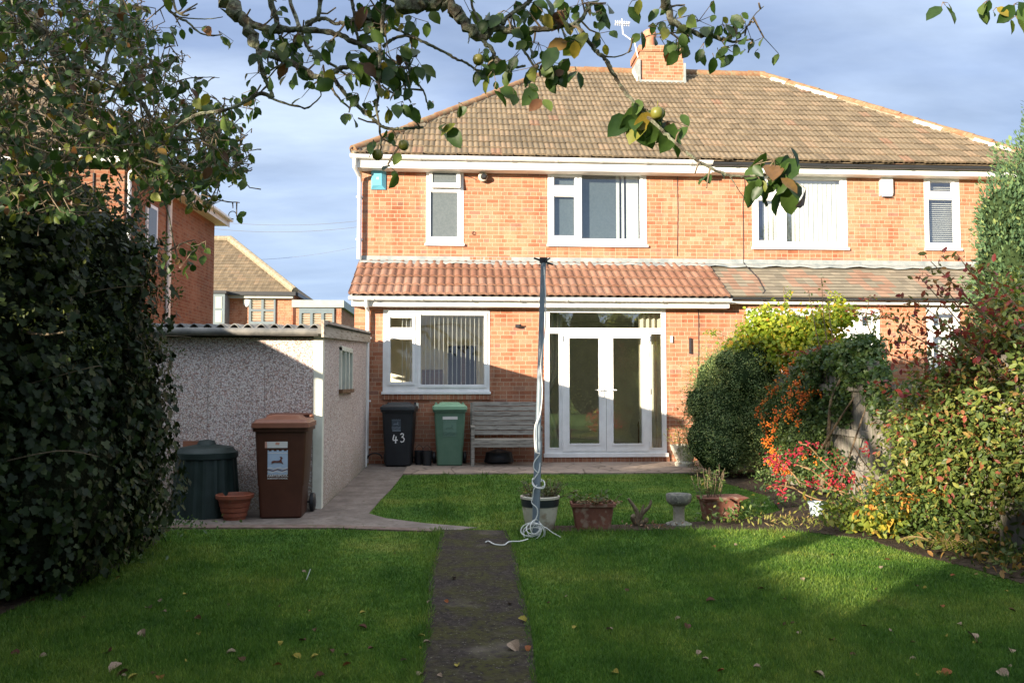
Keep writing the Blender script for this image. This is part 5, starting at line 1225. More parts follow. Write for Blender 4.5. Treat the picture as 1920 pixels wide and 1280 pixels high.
stems(ivy, [([(-2.9+.1*math.sin(i*2.1), 5.4+i*.22, .9+(i*37%11)*.12), (-2.45+.12*math.sin(i*1.3), 5.45+i*.22, 1.0+(i*37%11)*.13), (-2.25+.14*math.sin(i*3.7), 5.5+i*.22+.1*math.cos(i), .95+(i*37%11)*.14)], (.006, .002)) for i in range(9)]+[([(-2.7, 6.0, .9), (-2.62, 5.9, 1.15), (-2.55, 5.9, 1.3)], (.012, .006)), ([(-2.45, 7.0, 2.9), (-2.3, 6.9, 3.05), (-2.2, 6.9, 3.0)], (.008, .004)), ([(-2.9, 5.6, 1.8), (-2.6, 5.5, 1.72), (-2.4, 5.55, 1.75)], (.012, .005)), ([(-3, 5.4, .0), (-3.0, 5.5, .7), (-3.1, 5.7, 1.3)], (.05, .03))], M['twig'])
# unseen, left of frame; shed and laurel added to shade garage and lawn
def bigbush(name, label, cat, loc, ell, n, size, kind, m, corem, shell=.35, ck=.82, **kw):
    t = thing(name, label, cat, loc)
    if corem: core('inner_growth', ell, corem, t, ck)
    fk = {k: kw.pop(k) for k in ('droop', 'out', 'up') if k in kw}
    foliage('foliage', ell, n, size, kind, m, t, shell=shell, **fk, **kw); return t
shed = thing('shadow_shed', 'unseen dark timber shed beyond the left boundary, added with a roof slope that shadows the garage', 'shed', (-6.2, 8.1, 0))  # added out of view; roof slope shaped to shadow the garage front
q = MB(); q.add([(x, y, z) for y in (6.92, 9.2) for x, z in ((-8.0, 0), (-4.42, 0), (-4.42, 2.17), (-6.2, 3.11), (-8.0, 2.17))], [(0, 1, 2, 3, 4), (9, 8, 7, 6, 5), (0, 5, 6, 1), (1, 6, 7, 2), (4, 9, 5, 0), (2, 7, 8, 3), (3, 8, 9, 4)]); q.build('walls', M['fence_wood'], shed)
for sg in (-1, 1):
    q = MB(); q.add([(x, y, z) for y in (6.85, 9.3) for x, z in ((-6.2, 3.12), (-6.2+sg*1.92, 2.12), (-6.2+sg*1.92, 2.16), (-6.2, 3.16))], [(0, 1, 2, 3), (7, 6, 5, 4), (3, 2, 6, 7), (0, 4, 5, 1), (1, 5, 6, 2)]); q.build('roof_slope', M['asbestos'], shed)
fen = thing('board_fence', 'left boundary fence of upright boards running behind the camera', 'fence', (-3.7, -2, 0))
mb = MB()
for i in range(98):
    y = -9+i*.14; mb.box(-3.72, -3.70, y, y+.128, .03, (1.48 if y < 2.1 else 1.86)+.012*math.sin(i*2.3))
mb.build('boards', M['fence_wood'], fen)
for y in np.arange(-9, 4.8, 2.3):
    q = MB(); q.box(-3.80, -3.721, y, y+.09, 0, 1.5 if y < 2 else 1.9); q.build('post', M['fence_wood'], fen)
bigbush('shade_bush', 'added dark bush left of the camera, unseen, shading the lawn', 'bush', (-3.0, -1.6, 0), [(-3.0, -1.6, 1.3, 1.15, 1.15, 1.6), (-2.6, -2.9, 1.4, 1.0, 1.0, 1.6)], 6000, .10, 'oval', M['fenceivy'], M['core_green'], seed=16)  # bush added out of view to keep the near lawn in shade
bigbush('garden_hedge', 'tall leafy hedge closing the garden behind the camera, seen only in the window panes', 'hedge', (6, -9, 0), [(x, -9+.5*math.sin(x*1.3), 2.4, 1.5, 1.1, 3.3+.9*math.sin(x*2.1)) for x in np.arange(4.4, 16.5, 1.6)], 34000, .11, 'oval', M['hedge'], M['core_green'], shell=.5, ck=.7, seed=12)

# ================================================================== RIGHT: FENCE AND SHRUBS
rf = thing('board_fence', 'weathered grey board fence on the right, overgrown with climbers and shrubs', 'fence', (4.78, 10, 0))
mb = MB()
for i in range(78):
    y = 4.6+i*.135; mb.box(4.76, 4.78, y, y+.128, .02, (1.58 if y > 9.3 else 1.40)+.014*math.sin(i*1.9))
mb.build('boards', M['fence_wood'], rf)
for z in (.35, .82, 1.36):
    q = MB(); q.box(4.70, 4.758, 4.6, 15.0, z-.04, z+.04); q.build('rail', M['fence_wood'], rf)
for y in (4.7, 7.0, 9.3, 11.6, 13.9):
    q = MB(); q.box(4.66, 4.757, y, y+.09, 0, 1.66); q.build('post', M['fence_wood'], rf)

bigbush('cotoneaster_bush', 'rounded dense dark green small-leaved bush right of the patio door', 'bush', (4.2, 13.0, 0),
   [(4.40, 13.1, .95, .78, .75, 1.05), (4.0, 12.9, .55, .55, .6, .62), (4.5, 12.8, 1.55, .62, .6, .62), (4.15, 13.2, 1.35, .50, .5, .60), (4.7, 12.2, .7, .45, .6, .8), (4.1, 12.7, 1.75, .22, .25, .2), (3.75, 13.0, 1.1, .22, .3, .3), (4.0, 12.5, .35, .3, .3, .35)], 64000, .030, 'simple', M['cotoneaster'], M['core_green'], shell=.4, ck=.74, gap=-.5, gs=8, lump=.42, seed=3, droop=-.1, out=1.0)
vine = thing('yellow_climber', 'lime and yellow leafed climber topping the dark round bush', 'climber', (4.9, 12.6, 0))
VN = [(4.75, 12.6, 2.25, .48, .5, .34), (5.25, 12.2, 2.15, .45, .5, .38), (5.0, 12.3, 1.9, .5, .5, .36), (5.35, 11.9, 1.75, .35, .4, .34), (4.35, 12.8, 2.0, .26, .3, .16), (5.55, 12.0, 2.4, .25, .3, .2)]
foliage('foliage', VN, 7500, .075, 'ovate', M['vine'], vine, shell=.8, gap=-.35, gs=6, lump=.3, seed=8, droop=.5)
foliage('tendril_leaves', [(4.95, 12.5, 2.6, .05, .05, .28), (5.5, 12.0, 2.65, .14, .1, .1), (3.95, 12.9, 2.2, .14, .1, .05), (5.0, 12.4, 2.75, .08, .08, .1)], 190, .055, 'oval', M['vine'], vine, shell=1, gap=-2, seed=8)
stems(vine, [([(4.9, 12.5, .1), (4.85, 12.4, 1.2), (4.95, 12.5, 2.2), (4.93, 12.5, 2.85)], (.02, .006)), ([(5.2, 12.2, 2.0), (5.45, 12.0, 2.5), (5.5, 12.0, 2.75)], (.008, .004)), ([(4.5, 12.8, 1.95), (4.1, 12.9, 2.15), (3.85, 12.9, 2.2)], (.006, .003))], M['twig'])
pyr = bigbush('firethorn', 'green firethorn bush hung with orange berries against the fence', 'bush', (4.7, 11.2, 0),
   [(4.72, 11.5, 1.0, .42, .6, .75), (4.6, 11.0, .55, .36, .5, .5), (4.85, 11.1, 1.45, .34, .45, .42)], 11000, .045, 'oval', M['pyra'], M['core_green'], shell=.45, ck=.66, gap=-.6, gs=7, lump=.3, seed=5)
P, O = cloud([(4.60, 11.3, 1.0, .48, .68, .72), (4.50, 10.9, .6, .42, .55, .48), (4.72, 11.2, 1.25, .38, .42, .36), (4.66, 10.8, 1.0, .3, .3, .3)], 200, shell=.12, gap=.2, gs=6, lump=.2, seed=14)
kf = P[:, 0] < 5.0; P = P[kf]
Pb = np.repeat(P, 9, 0)+RNG.normal(size=(len(P)*9, 3))*.024
B = MB(); ic = []
oct_ = np.array([(1, 0, 0), (-1, 0, 0), (0, 1, 0), (0, -1, 0), (0, 0, 1), (0, 0, -1)]); of = np.array([(0, 2, 4), (2, 1, 4), (1, 3, 4), (3, 0, 4), (2, 0, 5), (1, 2, 5), (3, 1, 5), (0, 3, 5)])
V = (Pb[:, None]+oct_[None]*.0125*RNG.uniform(.8, 1.3, len(Pb))[:, None, None]).reshape(-1, 3); F = (of[None]+(np.arange(len(Pb))*6)[:, None, None]).reshape(-1, 3)
fastmesh('berries', V, F, M['berry'], pyr, smooth=True)
fi = bigbush('fence_climber', 'dark leafy climber spilling over the top of the grey fence', 'climber', (4.8, 10.2, 0),
   [(4.80, 10.3, 1.72, .30, .9, .22), (4.78, 11.0, 1.55, .28, .5, .35), (4.72, 9.6, 1.55, .26, .5, .18), (4.70, 10.7, 1.15, .16, .30, .5), (4.85, 9.9, 1.8, .3, .4, .22), (4.68, 11.2, .9, .14, .5, .8), (4.68, 10.1, 1.2, .10, .22, .35), (4.68, 9.2, 1.3, .12, .3, .3), (4.68, 10.5, .35, .14, .7, .3)], 13000, .05, 'ivy', M['fenceivy'], None, shell=.7, gap=-.5, gs=6, lump=.25, seed=7)
stems(fi, [([(4.66, 11.3, 0), (4.64, 11.2, .8), (4.70, 11.1, 1.6)], (.03, .02)), ([(4.62, 10.6, 0), (4.64, 10.4, .7), (4.6, 10.2, 1.2), (4.66, 9.9, 1.6)], (.03, .012)), ([(4.6, 10.5, .6), (4.62, 10.0, 1.0), (4.6, 9.6, 1.25)], (.018, .008)), ([(4.55, 9.9, .2), (4.6, 9.5, .9), (4.62, 9.3, 1.2)], (.014, .006))], M['twig'])

# tall thin rose stems above the fence
rose = thing('rose_bush', 'spindly rose with red-tipped leaves rising above the fence in front of the neighbour windows', 'rose', (5.2, 10.6, 0))
def px3(Y): return lambda u, v, dy=0: at(u, v, Y+dy)
Rp = px3(10.6)
rl = [[(1560, 760), (1548, 700), (1530, 620), (1516, 545)], [(1560, 760), (1556, 680), (1545, 600), (1540, 520)], [(1570, 760), (1580, 700), (1562, 640), (1552, 560)], [(1668, 780), (1655, 700), (1640, 620), (1636, 590)], [(1640, 590), (1610, 585), (1595, 580)], [(1640, 600), (1665, 590), (1672, 595)], [(1640, 640), (1625, 600), (1630, 560)]]
stems(rose, [([Rp(u, v) for u, v in l], (.010, .004)) for l in rl], M['twig'])
P = []; 
for l in rl:
    pp = spline([Rp(u, v) for u, v in l], 8)
    for p in pp:
        for j in range(3):
            if random.random() < .7: P.append(p+Vector((random.gauss(0, .035), random.gauss(0, .04), random.gauss(0, .03))))
P = np.array(P); leafmesh('leaves', P, rnd3(len(P))+np.array([0, 0, -.3]), rnd3(len(P)), RNG.uniform(.03, .065, len(P)), 'oval', M['photinia'], rose)
P = np.array([Rp(u, v)+Vector((random.gauss(0, .05), random.gauss(0, .06), random.gauss(0, .012))) for u, v, n in ((1500, 660, 30), (1530, 655, 30), (1560, 640, 26), (1480, 665, 24), (1625, 560, 20), (1600, 582, 22), (1640, 585, 34), (1660, 595, 26), (1615, 590, 22), (1655, 575, 18)) for _ in range(n)])
leafmesh('red_leaves', P, rnd3(len(P))*np.array([1, 1, .3]), rnd3(len(P))*.5+np.array([0, 0, 1.]), RNG.uniform(.035, .065, len(P)), 'oval', leafmat('maroon leaf', [(0, (.16, .025, .03)), (.5, (.26, .05, .045)), (1, (.34, .14, .05))], .35, .5), rose)

# low red-leaved shrub in the sun
red = thing('crimson_shrub', 'sprawling tan-stemmed shrub with scarlet and crimson leaves before the fence', 'shrub', tuple(at(1600, 950, 8.9))[:2]+(0,))
Rq = px3(8.9)
rs = [[(1622, 955), (1580, 945), (1530, 935), (1490, 915), (1465, 885), (1460, 850)], [(1622, 955), (1570, 920), (1520, 880), (1500, 868)], [(1622, 950), (1590, 925), (1545, 915), (1500, 905)], [(1490, 915), (1465, 910), (1442, 915)], [(1475, 900), (1470, 925), (1466, 935)], [(1625, 950), (1600, 900), (1575, 860), (1560, 840)],
      [(1625, 950), (1610, 905), (1600, 890), (1560, 880), (1530, 850)], [(1630, 950), (1640, 900), (1615, 860), (1600, 835)], [(1520, 880), (1490, 870), (1470, 870)], [(1625, 950), (1650, 900), (1640, 850)], [(1500, 905), (1480, 880), (1450, 850)], [(1530, 850), (1515, 835), (1500, 832)]]
stems(red, [([Rq(u, v, random.uniform(-.15, .25)*i/len(l)) for i, (u, v) in enumerate(l)], (.0095, .0035)) for l in rs], M['redtwig'])
P = []; L = []; N = []
for cu_, cv_, n, su, sv, ang in ((1460, 860, 26, 12, 12, 0), (1458, 880, 22, 9, 10, 0), (1448, 852, 12, 10, 6, 0), (1452, 912, 14, 14, 4, .4), (1468, 898, 14, 9, 6, 0), (1466, 925, 16, 6, 9, 1), (1509, 838, 20, 16, 6, 0), (1530, 832, 10, 10, 4, 0), (1480, 866, 14, 14, 4, 0), (1500, 848, 14, 10, 4, 0), (1566, 858, 14, 8, 8, 0), (1568, 875, 14, 9, 8, 0), (1560, 890, 8, 9, 5, 0), (1600, 894, 18, 14, 5, 0), (1555, 905, 26, 18, 6, 0), (1525, 905, 22, 14, 7, 0), (1580, 912, 18, 12, 6, 0), (1545, 880, 12, 12, 5, 0), (1626, 838, 12, 6, 8, 0), (1628, 850, 8, 6, 6, 0), (1490, 850, 10, 8, 4, 0)):
    for _ in range(int(n*1.3)):
        P.append(Rq(cu_+random.gauss(0, su*.8), cv_+random.gauss(0, sv*.8), random.gauss(0, .07)))
P = np.array(P); n = len(P)
leafmesh('leaves', P, rnd3(n)*np.array([1, .8, .6])+np.array([-.2, 0, -.25]), rnd3(n)*.8+np.array([-.2, -.6, .5]), RNG.uniform(.028, .055, n), 'oval', M['redleaf'], red)

# big mixed shrub, right foreground
ph = thing('large_shrub', 'big loose shrub of green leaves tinged red and maroon at the right edge', 'shrub', (4.9, 6.9, 0))
PH = [(4.35, 7.6, .75, .42, .5, .62), (4.55, 7.5, 1.35, .4, .4, .4), (4.75, 7.3, 1.55, .45, .45, .42), (4.95, 7.0, 1.05, .78, .75, .9), (5.15, 6.6, 1.65, .72, .7, .72), (4.6, 7.2, 1.15, .52, .6, .55), (5.35, 6.4, 1.1, .8, .8, .95), (5.1, 7.3, 2.0, .42, .4, .42), (4.50, 6.9, .75, .42, .45, .42), (5.2, 6.2, .75, .6, .55, .6), (5.6, 6.8, 2.0, .6, .6, .5), (4.42, 8.15, 1.0, .3, .4, .5), (5.55, 7.6, 1.9, .6, .5, .62), (5.05, 7.5, 1.75, .4, .4, .42), (4.3, 7.9, .45, .4, .4, .4), (4.25, 7.5, 1.05, .3, .4, .3)]
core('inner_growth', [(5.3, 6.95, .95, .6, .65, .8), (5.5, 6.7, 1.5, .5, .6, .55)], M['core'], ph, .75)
foliage('foliage', PH, 37000, .062, 'oval', M['photinia'], ph, shell=.75, gap=-.42, gs=5, lump=.28, seed=21, droop=.25, out=.5, up=.5)
sp = []; tp_ = []
for (u, v, Y) in ((1745, 490, 7.2), (1790, 470, 7.2), (1712, 560, 7.2), (1700, 590, 7.4), (1660, 660, 7.4), (1680, 610, 7.3), (1850, 500, 7.0), (1725, 520, 7.1), (1770, 540, 7.1), (1815, 560, 7), (1640, 720, 7.4), (1880, 540, 6.8), (1690, 640, 7.2), (1750, 600, 7.0), (1900, 600, 6.6)):
    b = Vector((5.0+random.gauss(0, .15), Y-.1, 1.1)); e = at(u, v, Y); m_ = b.lerp(e, .6)+Vector((.08, 0, .0))
    pts = spline([b, m_, e], 10); sp.append(([b, m_, e], (.010, .0035)))
    for p in pts[7:]:
        for _ in range(5): tp_.append(p+Vector((random.gauss(0, .055), random.gauss(0, .06), random.gauss(0, .04))))
stems(ph, sp+[([(4.9+.1*i, 6.8+.1*i, 0), (4.8+.12*i, 6.7+.1*i, .6), (4.75+.2*i, 6.8, 1.3)], (.025, .012)) for i in range(4)], M['twig'])
P = np.array(tp_); n = len(P); leafmesh('shoot_leaves', P, rnd3(n)+np.array([0, 0, -.3]), rnd3(n), RNG.uniform(.04, .085, n), 'oval', leafmat('reddish shoot leaf', [(0, (.08, .10, .03)), (.35, (.14, .13, .04)), (.55, (.22, .06, .04)), (.8, (.16, .03, .04)), (1, (.3, .05, .05))], .35, .45), ph)

con = thing('conifer', 'tall blue-green conifer with feathery sprays at the right edge of the roof', 'conifer', (8.0, 10.9, 0))
CN = [(8.25, 10.9, 1.6, 1.3, 1.3, 1.8), (8.2, 10.9, 3.0, 1.22, 1.2, 1.3), (8.3, 10.9, 4.0, .95, .95, 1.0), (8.35, 10.9, 4.75, .55, .55, .75), (7.2, 10.6, 2.75, .55, .5, .85), (7.25, 10.7, 3.6, .42, .4, .5), (8.4, 10.9, 5.3, .3, .3, .5)]
core('inner_growth', CN, M['core_green'], con, .72)
P, O = cloud(CN, 52000, shell=.34, gap=-.6, gs=6.5, lump=.32, seed=33)
leafmesh('foliage', P, rnd3(len(P))*.55+O*.8+np.array([0, 0, .45]), rnd3(len(P))*.6+O, RNG.uniform(.035, .085, len(P)), 'narrow', M['bluecon'], con, RNG.uniform(1.2, 2.2, len(P)))
q = MB(); q.tube([(8.25, 10.9, 0), (8.25, 10.9, 3), (8.35, 10.9, 5)], [.14, .1, .03], 10); q.build('trunk', M['twig'], con)

# border plants at the foot of the right shrubs
def tuftplant(name, label, cat, u, v, Y, ell_s, n, size, kind, m, **kw):
    c = at(u, v, Y); t = thing(name, label, cat, (c.x, Y, 0))
    ell = [(c.x+dx, Y+dy, dz, rx_, ry_, rz2) for dx, dy, dz, rx_, ry_, rz2 in ell_s]
    foliage('foliage', ell, n, size, kind, m, t, shell=.9, gap=-.8, **kw); return t
tuftplant('border_plant', 'yellow-leaved plant glowing in sun at the lawn edge under the big shrub', 'plant', 1672, 985, 7.55, [(0, 0, .16, .16, .15, .17), (-.12, .1, .22, .14, .12, .14)], 110, .085, 'ovate', M['yellowleaf'], seed=1, droop=.6)
tuftplant('border_plant', 'clump of mid green heart-shaped leaves left of the yellow plant', 'plant', 1590, 960, 8.0, [(0, 0, .2, .3, .2, .2), (.3, -.1, .24, .25, .2, .18), (.1, -.1, .1, .3, .15, .1)], 330, .07, 'ovate', leafmat('lime border leaf', [(0, (.08, .13, .03)), (.6, (.17, .23, .04)), (1, (.36, .34, .06))], .4, .5), seed=2, droop=.5)
tuftplant('border_plant', 'tangle of yellowing stems and small leaves behind the pale fern', 'plant', 1760, 950, 7.3, [(0, 0, .34, .5, .25, .26), (-.5, .1, .4, .3, .25, .2), (.4, 0, .25, .3, .2, .2)], 1100, .05, 'oval', M['border'], seed=3)
tuftplant('border_plant', 'orange and yellow sprigs among the tangle beside the big shrub', 'plant', 1700, 940, 7.4, [(0, 0, .38, .14, .1, .12), (-.2, .1, .46, .1, .1, .1), (.35, 0, .42, .16, .1, .08)], 170, .05, 'oval', leafmat('orange sprig leaf', [(0, (.34, .12, .03)), (.5, (.55, .25, .06)), (1, (.6, .42, .08))], .4, .5), seed=4)
fe = thing('fern', 'pale yellow-green arching fern at the lawn edge on the right', 'fern', (at(1775, 1010, 6.9).x, 6.95, 0))
q = MB(); P = []; L = []; N = []
base = wloc(fe)
for i in range(34):
    a = RNG.uniform(0, 6.28); ln = RNG.uniform(.22, .42); pts = []
    for j in range(14):
        t = j/13; pts.append(base+Vector((math.cos(a)*ln*t, math.sin(a)*ln*t*.8, .02+ln*(.95*t-.75*t*t))))
    q.tube(pts, .0022, 3)
    for j in range(2, 14):
        d = (pts[j]-pts[j-1]).normalized(); s = d.cross(Vector((0, 0, 1))).normalized()
        for sg in (-1, 1): P.append(pts[j]); L.append(s*sg+d*.5+Vector((0, 0, -.2))); N.append((0, 0, 1))
leafmesh('fronds', P, L, N, np.full(len(P), .05), 'narrow', M['fern'], fe); q.build('stalks', M['redtwig'], fe)
def weeds(label, pts, n, size, h, m, kind='oval', sp=.12):
    c0 = G(*pts[len(pts)//2]); t = thing('weed_clump', label, 'weeds', (c0.x, c0.y, 0)); P = []
    for u, v in pts:
        c = G(u, v)
        for _ in range(n): P.append((c.x+random.gauss(0, sp), c.y+random.gauss(0, sp*.7), abs(random.gauss(0, h))+.01))
    P = np.array(P); leafmesh('leaves', P, rnd3(len(P))*.8+np.array([0, 0, .6]), rnd3(len(P))*.6+np.array([0, 0, .8]), RNG.uniform(.5, 1.2, len(P))*size, kind, m, t); return t
weeds('bright leafy weeds in front of the right-hand terracotta trough', [(1340, 985), (1375, 983), (1395, 980), (1410, 965)], 60, .06, .09, M['border'])
weeds('dry tan weeds beside the pruned stump', [(1180, 992), (1215, 990), (1235, 990)], 26, .03, .03, dl_)
weeds('thin sprigs growing behind the bird bath', [(1305, 935), (1320, 925), (1315, 945)], 55, .04, .12, M['border'], 'narrow')
weeds('green weeds below the orange-berried bush', [(1450, 925), (1430, 905), (1470, 950)], 90, .06, .10, M['fenceivy'])
weeds('dry sunlit grasses and weeds at the front of the flower border', [(1450, 985), (1480, 980), (1510, 990), (1540, 985), (1600, 990)], 60, .07, .035, leafmat('dry grass', [(0, (.1, .13, .03)), (.5, (.24, .24, .06)), (1, (.4, .27, .13))], .35, .6), 'narrow', .16)
weeds('leafy green groundcover in the border between the crimson shrub and the yellow plant', [(1560, 975), (1600, 985), (1640, 990), (1600, 965), (1650, 1005), (1570, 960)], 90, .07, .10, leafmat('border groundcover leaf', [(0, (.06, .10, .025)), (.6, (.12, .17, .035)), (.9, (.22, .24, .05)), (1, (.4, .2, .06))], .35, .5), 'oval', .17)
weeds('green and yellow undergrowth spilling over the lawn edge below the big shrub', [(1700, 1010), (1740, 1022), (1790, 1020), (1760, 1000), (1820, 1035), (1870, 1045), (1720, 995)], 95, .075, .12, M['border'], 'oval', .18)
weeds('mixed low weeds at the foot of the ivy', [(90, 1060), (170, 1030), (230, 1010), (290, 1005), (200, 1060), (60, 1090), (330, 990)], 130, .05, .05, M['fenceivy'], 'oval', .2)
weeds('shaded weeds and dead leaves on the right lawn edge', [(1800, 1030), (1850, 1050), (1890, 1060), (1915, 1080), (1830, 1010)], 110, .07, .08, leafmat('shaded mixed weed', [(0, (.04, .07, .02)), (.6, (.09, .12, .03)), (.9, (.3, .16, .05)), (1, (.4, .2, .08))], .3, .5), 'oval', .18)

# ================================================================== APPLE TREE overhead
apt = thing('apple_tree', 'old lichen-covered apple tree whose leafy branches hang across the top of the view', 'apple tree', (-2.5, 1.9, 0))
tr = MB(); tr.tube(spline([(-2.5, 1.9, -.1), (-2.46, 1.9, .5), (-2.5, 1.95, 1.1), (-2.42, 1.95, 1.75), (-2.3, 2.0, 2.1)], 4), list(np.linspace(.17, .12, 17)), 14, jit=.1)
tr.build('trunk', M['bark'], apt, smooth=True)
br = MB(); twigs = MB()
LP, LL, LN, LS = [], [], [], []       # bright leaves
rl_ = random.Random(23)
def addleaf(p, s, dark=False, hang=.75):
    a = rl_.uniform(0, 6.28)
    LP.append(tuple(p)); LL.append((math.cos(a)*.6, math.sin(a)*.45, -hang+rl_.uniform(-.5, .5)))
    LN.append((rl_.gauss(0, .6), -.8+rl_.gauss(0, .5), rl_.gauss(.3, .4))); LS.append(s)
def cluster(p, n, s=.062, r=.03):
    for _ in range(n):
        s_ = .98; q = p+Vector((rl_.gauss(0, r), rl_.gauss(0, r), rl_.gauss(0, r*.7)-.01))
        twigs.tube([p, q], [.0016, .0012], 3); addleaf(q, s*s_*rl_.uniform(.55, 1.2))
def limb(pts, r0, r1, leaves=1.0, spur=1.0, dep=3.2, ls=.06):
    """pts: (u, v[, depth]) traced, or Vectors"""
    r0 *= .82; r1 *= .85; V3 = []
    for p in pts:
        V3.append(p if isinstance(p, Vector) else at(p[0], p[1], p[2] if len(p) > 2 else dep))
    sp_ = spline(V3, 5); n = len(sp_)
    jt = [Vector((rl_.gauss(0, 1), rl_.gauss(0, 1), rl_.gauss(0, 1)))*(r0*.14) for _ in sp_]
    sp_ = [p+j for p, j in zip(sp_, jt)]
    rad = [(r0+(r1-r0)*i/(n-1))*rl_.uniform(.88, 1.16) for i in range(n)]
    br.tube(sp_, rad, 9 if r0 > .012 else 6, jit=.22)
    for i in range(1, n):
        seg = (sp_[i]-sp_[i-1]).length
        if rl_.random() < spur*seg*13:       # knobbly fruiting spur with its tuft of leaves
            d = Vector((rl_.gauss(0, 1), rl_.gauss(0, 1), rl_.gauss(-.1, 1))).normalized(); ln = rl_.uniform(.015, .085)
            e = sp_[i]+d*ln+Vector((rl_.gauss(0, .01),)*3)
            twigs.tube([sp_[i], sp_[i].lerp(e, .5)+Vector((0, 0, rl_.gauss(0, .006))), e], [.0045, .0035, .003], 5, jit=.3)
            if rl_.random() < .62*leaves: cluster(e, rl_.randint(2, 5), ls)
    return sp_
K = 1.0
# limbs from the trunk up and over, out of frame
fork = Vector((-2.3, 2.0, 2.08))
limb([fork, Vector((-1.9, 2.4, 2.7)), Vector((-1.4, 2.9, 3.05)), (405, -45, 3.3), (427, 0, 3.3), (447, 27, 3.3), (470, 60, 3.28), (484, 87, 3.25)], .055, .021, .2, .25)
limb([(484, 87, 3.25), (487, 114), (494, 140), (501, 158), (511, 181)], .014, .009)
limb([(511, 183), (490, 176), (464, 188), (437, 202), (400, 210), (370, 215), (336, 235), (318, 262)], .010, .005, .9)
limb([(504, 183), (538, 195), (562, 200), (578, 202), (601, 181), (598, 165)], .006, .0025, .3, .5)
limb([(500, 150), (520, 128), (545, 112)], .004, .002, .8)
limb([(484, 87, 3.25), (497, 101), (519, 108), (554, 122), (588, 143), (602, 146), (622, 139), (640, 128), (659, 124)], .0165, .010)
limb([(602, 146), (615, 158), (629, 176), (641, 190), (655, 203)], .007, .004, .6)
limb([(622, 141), (636, 162), (652, 180), (671, 199), (688, 213), (703, 227), (718, 238), (735, 242), (753, 241), (775, 240), (795, 239)], .010, .006, .6)
limb([(474, 47), (495, 52), (518, 58), (540, 56), (565, 56), (600, 58), (636, 66), (659, 77), (687, 89), (700, 98), (713, 106), (734, 117), (750, 115), (764, 110), (781, 101)], .015, .008, 1)
limb([(507, -30), (509, 5), (518, 35), (523, 50), (545, 56)], .014, .012, .4)
limb([(606, -25), (600, 10), (596, 32), (582, 44), (570, 52)], .011, .008, .4)
limb([(572, 44), (590, 38), (610, 35), (628, 44), (645, 44), (661, 38), (690, 36), (720, 48), (745, 56), (769, 68)], .010, .006)
limb([(657, -20), (661, 10), (664, 25), (668, 58), (672, 76)], .009, .006, .7)
limb([(536, -25, 3.6), (545, 5, 3.6), (558, 42, 3.5), (568, 66, 3.4), (577, 90, 3.4), (600, 108, 3.4), (629, 126, 3.4), (650, 142, 3.4)], .012, .005, .6)
limb([(725, -30, 3.1), (719, 20, 3.1), (717, 50, 3.1), (713, 80, 3.1), (712, 112, 3.1), (711, 164, 3.1), (706, 205, 3.1), (711, 235, 3.1), (714, 262, 3.1), (713, 282, 3.1)], .010, .0035, .9, .9)
limb([(717, 260, 3.1), (732, 268, 3.1), (746, 275, 3.1), (756, 272, 3.1)], .004, .002, .3, .5)
limb([(718, 87), (732, 77), (746, 70), (769, 68), (790, 77), (811, 87), (836, 100), (858, 112), (876, 119), (898, 133), (927, 133)], .008, .005, .25, .6)
limb([(760, 110), (766, 130), (776, 148), (793, 169), (800, 190), (804, 207)], .006, .003, .8)
limb([(716, 160), (728, 170), (741, 176), (762, 182), (770, 192)], .005, .0025, 1)
limb([fork, Vector((-1.6, 2.2, 2.95)), Vector((-.9, 2.6, 3.25)), (690, -60, 3.15), (764, 8, 3.0), (790, 6, 3.0), (811, 5, 3.0), (835, 6, 3.0), (857, 27, 3.0), (875, 48, 3.0), (898, 69, 3.0), (912, 68, 3.0)], .05, .016, .3, .35)
limb([(905, 69, 3.0), (930, 54, 3.0), (955, 58, 3.0), (986, 56, 3.0), (1017, 55, 3.0), (1048, 50, 3.0), (1080, 44, 3.0), (1098, 26, 3.0), (1105, 8, 3.0)], .016, .007, 1.3, 1.2)
limb([(940, 46, 3.0), (955, 30, 3.0), (968, 20, 3.0), (990, 6, 3.0), (1000, -20, 3.0)], .011, .010, .5)
limb([(898, 66, 3.0), (908, 80, 3.0), (921, 90, 3.0), (927, 108, 3.0), (938, 121, 3.0), (965, 126, 3.0), (985, 124, 3.0)], .011, .005, 1)
limb([(969, 79, 3.0), (986, 100, 3.0), (1002, 125, 3.0), (1016, 134, 3.0), (1030, 138, 3.0), (1045, 133, 3.0)], .006, .003, 1)
limb([(878, 50, 3.0), (880, 66, 3.0), (878, 82, 3.0)], .005, .002, 0, 0)
limb([(895, 40, 3.0), (905, 52, 3.0), (886, 14, 3.0), (884, -10, 3.0)], .006, .006, .6)
limb([(1080, 46, 3.0), (1092, 62, 3.0), (1108, 84, 3.0), (1120, 98, 3.0), (1134, 110, 3.0), (1146, 130, 3.0), (1156, 148, 3.0), (1173, 174, 3.0), (1188, 192, 3.0), (1204, 211, 3.0), (1232, 235, 2.95), (1257, 258, 2.95), (1280, 280, 2.9), (1308, 301, 2.9), (1337, 317, 2.9), (1362, 326, 2.9), (1390, 331, 2.9), (1415, 330, 2.9), (1450, 326, 2.9)], .0115, .0045, .12, .35)
limb([(1130, 105, 3.0), (1150, 107, 3.0), (1166, 104, 3.0), (1185, 95, 3.0)], .004, .002, .4, .6)
limb([(1366, 327, 2.9), (1380, 348, 2.9), (1386, 358, 2.9), (1395, 370, 2.9)], .0028, .0016, .1, .3)
limb([Vector((-.9, 2.6, 3.25)), Vector((.0, 2.5, 3.3)), (1150, -90, 2.9), (1236, -20, 2.95), (1250, 18, 3.0), (1270, 46, 3.0), (1300, 64, 3.0), (1337, 68, 3.0), (1375, 76, 3.0), (1412, 77, 3.0)], .03, .003, .2, .3)
